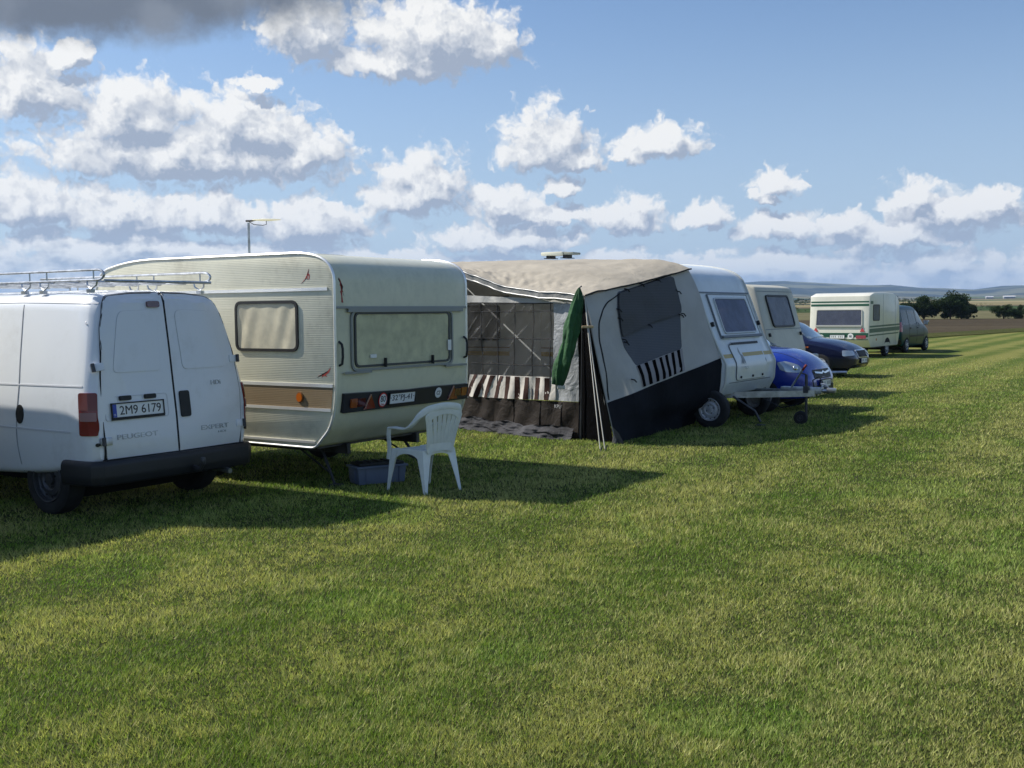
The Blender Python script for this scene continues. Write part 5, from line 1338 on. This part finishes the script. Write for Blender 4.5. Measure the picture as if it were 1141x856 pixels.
# bright blue hatchback: only its front corner shows behind the drawbar
bluep = mat('blue_paint', (.008, .035, .33), .22, .15, coat=.8)
c3 = thing('car', 'bright blue hatchback, its front corner showing behind the white caravan drawbar', 'car', (1.89 + .08, 20.6 + .05, 0), HF)
st = [(0, .48, .82, 1.0, .55, .66, .50), (.05, .36, .88, 1.2, .70, .78, .58), (.3, .26, .96, 1.42, .77, .82, .60), (.9, .22, .99, 1.50, .78, .835, .58), (1.7, .22, .98, 1.52, .79, .835, .58), (2.25, .22, .97, 1.47, .79, .835, .56),
      (2.95, .22, .95, 1.06, .78, .83, .68), (3.3, .22, .90, 1.03, .77, .82, .62), (3.6, .23, .80, .92, .74, .78, .54), (3.76, .25, .68, .79, .68, .71, .46), (3.84, .30, .58, .66, .60, .62, .40), (3.87, .38, .52, .57, .48, .50, .34)]
fns, bv = build_car(c3, st, bluep, (.66, 3.10), .83, .295, hub, 'cap', [[(1.0, 1.0), (2.75, 1.0), (2.3, 1.34), (1.9, 1.42), (1.05, 1.40)]], [(2.33, -.50), (2.92, -.62), (2.92, .62), (2.33, .50)], [(-.5, 1.02), (.5, 1.02), (.42, 1.36), (-.42, 1.36)])
for s_ in (1, -1):
    Hh = s_ * .75
    fn = raymap(bv, 'C', Hh, (3.45, s_ * .62))
    k_ = s_   # a grows to the viewer's right
    o_ = [(.20 * k_, .83), (.08 * k_, .85), (-.10 * k_, .79), (-.17 * k_, .71), (-.13 * k_, .665), (.08 * k_, .68), (.16 * k_, .71)]
    hl = panel('headlight', fillet(o_, .03, 4), fn, mat('headlight_lens', (.42, .47, .52), .06, .5, coat=1), c3, .002, .012, .05)
    for q, r_ in ((-.04, .040),): MB().lathe([(.001, .012), (r_ * .6, .014), (r_, .004), (r_ * 1.1, 0)], 18, flat_at(fn, q * k_, .745, 'C', .014, Hh)).build('headlight_bowl', chrome, hl)
strip('grille_bar', [(-.36, .655), (-.07, .635), (0, .66), (.07, .635), (.36, .655)], .028, fns['F'], chrome, c3, .004, .012)
panel('grille', rrect(-.42, .55, .42, .70, .05), fns['F'], plastic, c3, .001, .004, .06)
panel('lower_grille', rrect(-.56, .24, .56, .44, .06), fns['F'], plastic, c3, .001, .006, .06)
plate(c3, flat_at(fns['F'], -.0, .47, 'F', .03), .52, .112, None, .42, tx=.02)
strip('bonnet_gap', [(3.1, -.64), (3.72, -.50)], .008, fns['T'], seam, c3, 0, .003); strip('bonnet_gap', [(3.1, .64), (3.72, .50)], .008, fns['T'], seam, c3, 0, .003)
for s_ in 'LR': strip('door_gap', [(2.70, .35), (2.76, .95)], .008, fns[s_], seam, c3, 0, .003)
MB().tube([(3.80, -.1, .42), (3.98, -.1, .40)], .03, 8).build('tow_eye', steel, c3)
for s_ in (1, -1): mirror(c3, 2.62, s_ * .86, 1.02, bluep)

# dark blue saloon
navy = mat('navy_paint', (.004, .007, .040), .22, .1, coat=.5)
oc_ = thing('car', 'dark navy blue car with orange side repeater, its front half showing behind the beige caravan', 'car', (5.20, 29.95, 0), HF)
st = [(0, .48, .82, .95, .55, .66, .50), (.05, .36, .88, 1.02, .72, .80, .60), (.5, .24, .96, 1.12, .78, .84, .62), (1.0, .21, .98, 1.33, .79, .85, .57), (1.5, .20, .97, 1.42, .79, .855, .56), (2.1, .20, .95, 1.43, .79, .855, .56), (2.5, .20, .93, 1.37, .79, .855, .55),
      (3.12, .20, .90, .98, .78, .85, .70), (3.55, .21, .82, .92, .78, .84, .64), (3.95, .22, .72, .81, .75, .80, .56), (4.12, .24, .62, .70, .69, .73, .50), (4.19, .30, .54, .60, .62, .64, .44), (4.22, .38, .50, .54, .52, .54, .38)]
fns, bv = build_car(oc_, st, navy, (.85, 3.40), .85, .305, hub, 'spoke', [[(.95, .99), (1.75, .985), (1.75, 1.33), (1.2, 1.28)], [(1.82, .98), (2.95, .955), (2.52, 1.26), (2.2, 1.33), (1.82, 1.34)]], [(2.58, -.50), (3.10, -.66), (3.10, .66), (2.58, .50)], [(-.5, 1.0), (.5, 1.0), (.45, 1.25), (-.45, 1.25)])
for s_ in (1, -1):
    Hh = s_ * .6; fn = raymap(bv, 'C', Hh, (4.0, s_ * .62))
    hl = panel('headlight', fillet([(-.17, .54), (.15, .56), (.16, .66), (-.17, .68)], .03, 3), fn, clearl, oc_, .002, .010, .05)
    fs_ = fns['L' if s_ > 0 else 'R']
    panel('side_repeater', rrect(3.0, .735, 3.12, .775, .01), fs_, mat('bright_orange_lens', (.75, .16, .02), .2, coat=1), oc_, .002, .012, .05)
    strip('side_moulding', [(1.0, .50), (2.95, .50)], .05, fs_, plastic, oc_, .002, .01)
    for x_ in (1.78, 2.92): strip('door_gap', [(x_, .3), (x_, .95)], .008, fs_, seam, oc_, 0, .003)
    mirror(oc_, 2.75, s_ * .88, 1.0, navy)
panel('grille', rrect(-.36, .50, .36, .665, .03), fns['F'], plastic, oc_, .001, .008, .06)
for a_ in np.linspace(-.32, .32, 12): strip('grille_bar', [(a_, .52), (a_, .65)], .010, fns['F'], darksteel, oc_, .008, .004)
strip('grille_surround', rrect(-.37, .495, .37, .67, .03), .02, fns['F'], chrome, oc_, .003, .010, closed=True)
panel('front_bumper', [(-.74, .34), (.74, .34), (.74, .455), (-.74, .455)], fns['F'], navy, oc_, .001, .02, .08)
panel('lower_grille', rrect(-.5, .24, .5, .33, .03), fns['F'], plastic, oc_, .001, .006, .06)
plate(oc_, flat_at(fns['F'], 0, .42, 'F', .03), .52, .112, None, .42, tx=.02)

# dark green people carrier driving away at the head of the striped caravan
greenp = mat('green_paint', (.003, .045, .052), .3, .0, coat=.0, spec=.22)
H5 = math.degrees(math.atan2(.815, .58))
mp = thing('car', 'dark green high-roofed car hitched in front of the green striped caravan', 'car', (14.05 - .05, 42.45, 0), H5)
st = [(0, .45, .95, 1.72, .72, .80, .58), (.05, .34, .98, 1.77, .78, .845, .63), (.2, .26, 1.0, 1.80, .80, .86, .65), (1.2, .22, 1.01, 1.82, .80, .87, .66), (2.2, .22, 1.0, 1.80, .80, .87, .65), (2.65, .22, .99, 1.70, .80, .87, .62),
      (3.25, .22, .98, 1.16, .80, .86, .68), (3.6, .22, .90, 1.06, .78, .84, .62), (3.9, .24, .78, .92, .73, .78, .54), (4.04, .28, .64, .76, .66, .69, .46), (4.10, .36, .54, .62, .54, .56, .38)]
fns, bv = build_car(mp, st, greenp, (.72, 3.42), .87, .305, hub, 'cap', [[(.22, 1.06), (1.0, 1.06), (1.0, 1.62), (.30, 1.62)], [(1.07, 1.06), (2.0, 1.05), (2.0, 1.60), (1.07, 1.62)], [(2.07, 1.05), (3.1, 1.04), (2.66, 1.50), (2.45, 1.60), (2.07, 1.60)]], [(2.75, -.56), (3.22, -.66), (3.22, .66), (2.75, .56)], [(-.6, 1.08), (.6, 1.08), (.52, 1.62), (-.52, 1.62)], fr=(.08, .14, .10, .22, .25))
for s_ in (1, -1):
    fn = raymap(bv, 'C', PI - s_ * .7, (.1, s_ * .78))
    panel('tail_light', rrect(-.07, .80, .07, 1.16, .02), fn, redl, mp, .002, .012, .06)
    fn = raymap(bv, 'C', s_ * .6, (3.8, s_ * .62)); panel('headlight', rrect(-.15, .66, .15, .84, .04), fn, clearl, mp, .002, .010, .05)
    m_ = MB().box((2.78, s_ * 1.0, 1.12), (.12, .20, .17), bev=.03).build('wing_mirror', mat('mirror_shell', (.05, .06, .06), .3, coat=1), mp)
    MB().box((2.71, s_ * 1.0, 1.12), (.012, .17, .14)).build('mirror_glass', mat('mirror_glass', (.8, .82, .84), .02, 1), m_)
    fs_ = fns['L' if s_ > 0 else 'R']
    strip('side_moulding', [(1.1, .62), (3.0, .62)], .06, fs_, plastic, mp, .002, .01)
    for x_ in (1.03, 2.04, 3.02): strip('door_gap', [(x_, .32), (x_, 1.0)], .008, fs_, seam, mp, 0, .003)
    for x_ in (1.2, 2.15): MB().box((0, 0, .015), (.15, .03, .03), flat_at(fs_, x_, .93, 'L' if s_ > 0 else 'R', .0), bev=.006).build('door_handle', plastic, mp)
panel('rear_bumper', rrect(-.8, .34, .8, .52, .04), fns['B'], plastic, mp, .001, .05, .1)
plate(mp, flat_at(fns['B'], 0, .70, 'B', .012), .52, .112, None, .42, tx=.02)

# ------------------------------------------------------------------ beige caravan between the two blue cars
beige = mat('beige_shell', (.52, .50, .40), .4, var=.05, dirt=.3, dirtcol=(.36, .34, .26))
beige2 = mat('beige_skirt', (.34, .32, .20), .5, var=.1)
W3 = 2.05
c4 = thing('caravan', 'beige caravan with one tall black-framed window, half hidden behind the white caravan', 'caravan', wloc(4.95, 21.25, 0, W3 / 2), HF)
poly = [(-.22, .46), (0, .86), (-.33, 2.13), (-.62, 2.20), (-3.3, 2.18), (-3.6, 2.1), (-3.8, .86), (-3.6, .46)]
prof = fillet(poly, [.03, .05, .06, .2, .3, .06, .05, .05], 4)
vs, fs = extrude_profile(prof, W3, .03); b4 = pyd('body', vs, fs, beige, c4, 35); bv4 = bvh_of(b4)
L, R, F, B = [raymap(bv4, s_) for s_ in 'LRFB']
fo = fillet([(-.55, 1.36), (.66, 1.36), (.60, 1.96), (-.62, 1.96)], .09, 5)
wi = panel('front_window', fo, F, mat('pale_curtain', (.24, .23, .25), .8, var=.35, vscale=3), c4, .004, .006, .08)
panel('pane', fo, F, MATS['blue_smoked_pane'], wi, .014, .006, .1)
strip('window_seal', fo, .035, F, rubberseal, wi, .004, .028, closed=True)
strip('front_seam', [(-W3 / 2 + .03, 1.31), (W3 / 2 - .03, 1.31)], .012, F, greyseam, c4, .0, .004)
strip('front_seam', [(-W3 / 2 + .03, 2.05), (W3 / 2 - .03, 2.05)], .012, F, greyseam, c4, .0, .004)
panel('front_skirt', [(-W3 / 2 + .03, .50), (W3 / 2 - .03, .50), (W3 / 2 - .03, .84), (-W3 / 2 + .03, .84)], F, beige2, c4, .001, .004, .15)
for s_ in (1, -1): MB().box((0, 0, .02), (.05, .07, .04), flat_at(F, s_ * (W3 / 2 - .14), 1.2, 'F', 0), bev=.008).build('latch', plastic, c4)
for fn in (L, R):
    for x0_ in (-1.5, -3.2): curtain_window(c4, fn, rrect(x0_, 1.35, x0_ + .9, 1.85, .06), 'side_window', (.30, .30, .32), .05)
MB().box((-1.9, -.55, .42), (3.0, .05, .10)).box((-1.9, .55, .42), (3.0, .05, .10)).box((-1.9, 0, .30), (.1, 1.5, .1)).build('chassis', darksteel, c4)
for s_ in (1, -1): wheel(c4, -1.9, s_ * .84, .28, .16, s_, hub)
MB().tube([(-.2, .5, .44), (.95, .03, .46)], .03, 8).tube([(-.2, -.5, .44), (.95, -.03, .46)], .03, 8).tube([(.85, 0, .46), (1.15, 0, .47)], .03, 8).build('drawbar', steel, c4)
MB().box((.28, 0, .66), (.34, .9, .30), bev=.03).build('gas_locker', mat('locker_grey', (.42, .43, .42), .5), c4)
MB().tube([(.75, 0, .7), (.75, 0, .1)], .024, 8).build('jockey_post', darksteel, c4)

# ------------------------------------------------------------------ white caravan with green stripes, its back in the sun
cream = mat('cream_white_shell', (.74, .72, .62), .35, var=.04, coat=.3, dirt=.15, dirtcol=(.5, .48, .40))
gstr = mat('dark_green_stripe', (.012, .085, .045), .4)
W5, L5 = 2.1, 3.55
c5 = thing('caravan', 'cream white caravan with dark green stripes, its back window and lights in the sun', 'caravan', (12.2 - .815 * W5 / 2, 38.0 + .58 * W5 / 2, 0), H5)
poly = [(.20, .36), (-.02, .62), (.0, .92), (.10, 2.14), (.55, 2.24), (1.8, 2.26), (2.95, 2.22), (L5 - .12, 2.02), (L5, .9), (L5 - .25, .36)]
prof = fillet(poly, [.03, .05, .04, .03, .08, .5, .3, .2, .05, .05], 4)
vs, fs = extrude_profile(prof, W5, .03); b5 = pyd('body', vs, fs, cream, c5, 35); bv5 = bvh_of(b5)
L, R, F, B = [raymap(bv5, s_) for s_ in 'LRFB']
hw = W5 / 2 - .03
for z_, w_ in ((1.93, .05), (1.82, .075)): strip('rear_stripe', [(-hw, z_), (hw, z_)], w_, B, gstr, c5, .001, .003, step=.3)
for fn in (L, R):
    for z_, w_ in ((1.09, .06), (.95, .14), (.79, .045)): strip('side_stripe', [(.04, z_ - .02), (L5 - .06, z_ + .02)], w_, fn, gstr, c5, .001, .003, step=.3)
    strip('side_stripe', [(.14, 1.90), (.42, 1.90)], .10, fn, gstr, c5, .001, .003)
    strip('panel_seam', [(1.55, .40), (1.55, 2.24)], .012, fn, greyseam, c5, .0, .003)
    strip('panel_seam', [(3.0, .40), (2.95, 2.2)], .012, fn, greyseam, c5, .0, .003)
    curtain_window(c5, fn, rrect(.42, 1.28, 1.10, 1.82, .06), 'side_window', (.16, .17, .20), .05)
    panel('marker_light', rrect(.75, .58, .80, .66, .01), fn, amberl, c5, .002, .012)
    # wheel arch
    panel('wheel_arch', [(2.05 + .34 * math.cos(q), .36 + .30 * max(math.sin(q), -.0)) for q in np.linspace(0, PI, 12)], fn, inner, c5, .001, .003)
panel('entrance_door', rrect(1.65, .50, 2.25, 2.05, .05), L, cream, c5, .003, .012, .2)
wo_ = fillet([(-.80, 1.06), (.82, 1.06), (.80, 1.66), (-.78, 1.66)], .05, 4)
wi = panel('rear_window', wo_, B, mat('rear_interior', (.085, .085, .095), .8, var=.5, vscale=2), c5, .003, .006, .1)
panel('pane', wo_, B, MATS['blue_smoked_pane'], wi, .012, .005, .15)
strip('window_ledge', [(-.80, 1.10), (.82, 1.10)], .05, B, mat('ledge_grey', (.45, .45, .42), .5), wi, .012, .03)
strip('window_frame', wo_, .03, B, mat('frame_cream', (.55, .54, .48), .5), wi, .003, .02, closed=True)
lb = panel('light_board', [(-hw, .62), (hw, .62), (hw, .86), (-hw, .86)], B, gstr, c5, .001, .006, .3)
for s_ in (1, -1):
    MB().prism(rrect(-.17, -.055, .17, .055, .01), .02, flat_at(B, s_ * .78, .72, 'B', .008)).build('tail_light', redl, lb)
    MB().prism([(-.085, -.07), (.085, -.07), (0, .08)], .012, flat_at(B, s_ * .82, .97, 'B', .003)).build('reflector_triangle', mat('reflector_bright_red', (.50, .03, .02), .25, coat=1), c5)
Mc = flat_at(B, -.42, .745, 'B', .01)
sg = MB().prism([(.10 * math.cos(q), .10 * math.sin(q)) for q in np.linspace(0, 2 * PI, 24, endpoint=False)], .006, Mc).build('speed_disc', platew, lb)
lettering('disc_lettering', '80', .09, .08, .003, ink, sg, Mc @ Matrix.Translation((0, 0, .006)))
plate(lb, flat_at(B, .05, .73, 'B', .012), .52, .13, None, .42, False, th=.08)
Mc = flat_at(B, .62, .74, 'B', .01)
cz = MB().prism([(.09 * math.cos(q), .06 * math.sin(q)) for q in np.linspace(0, 2 * PI, 24, endpoint=False)], .006, Mc).build('country_oval', platew, lb)
lettering('country_lettering', 'CZ', .09, .06, .003, ink, cz, Mc @ Matrix.Translation((0, 0, .006)))
MB().box((1.9, -.55, .33), (3.0, .05, .08)).box((1.9, .55, .33), (3.0, .05, .08)).build('chassis', darksteel, c5)
for s_ in (1, -1): wheel(c5, 2.05, s_ * (W5 / 2 - .09), .28, .16, s_, hub, 'cap')
MB().tube([(3.3, .5, .40), (4.5, .03, .44)], .03, 8).tube([(3.3, -.5, .40), (4.5, -.03, .44)], .03, 8).tube([(4.4, 0, .44), (4.75, 0, .42)], .025, 8).build('drawbar', steel, c5)

# ------------------------------------------------------------------ air
hzm = bpy.data.materials.new('haze'); hzm.use_nodes = True; hn = hzm.node_tree
for n_ in list(hn.nodes): hn.nodes.remove(n_)
T = NT(hn); pvn = T.n('ShaderNodeVolumePrincipled'); ou = T.n('ShaderNodeOutputMaterial'); T.l(pvn.outputs[0], ou.inputs['Volume'])
pvn.inputs['Color'].default_value = (.42, .64, 1.0, 1); pvn.inputs['Density'].default_value = .000085; pvn.inputs['Anisotropy'].default_value = .1
MB().box((0, 0, 149), (20400, 20400, 300)).build('haze', hzm, None, 0)
tag(bpy.data.objects['haze'], kind='stuff')
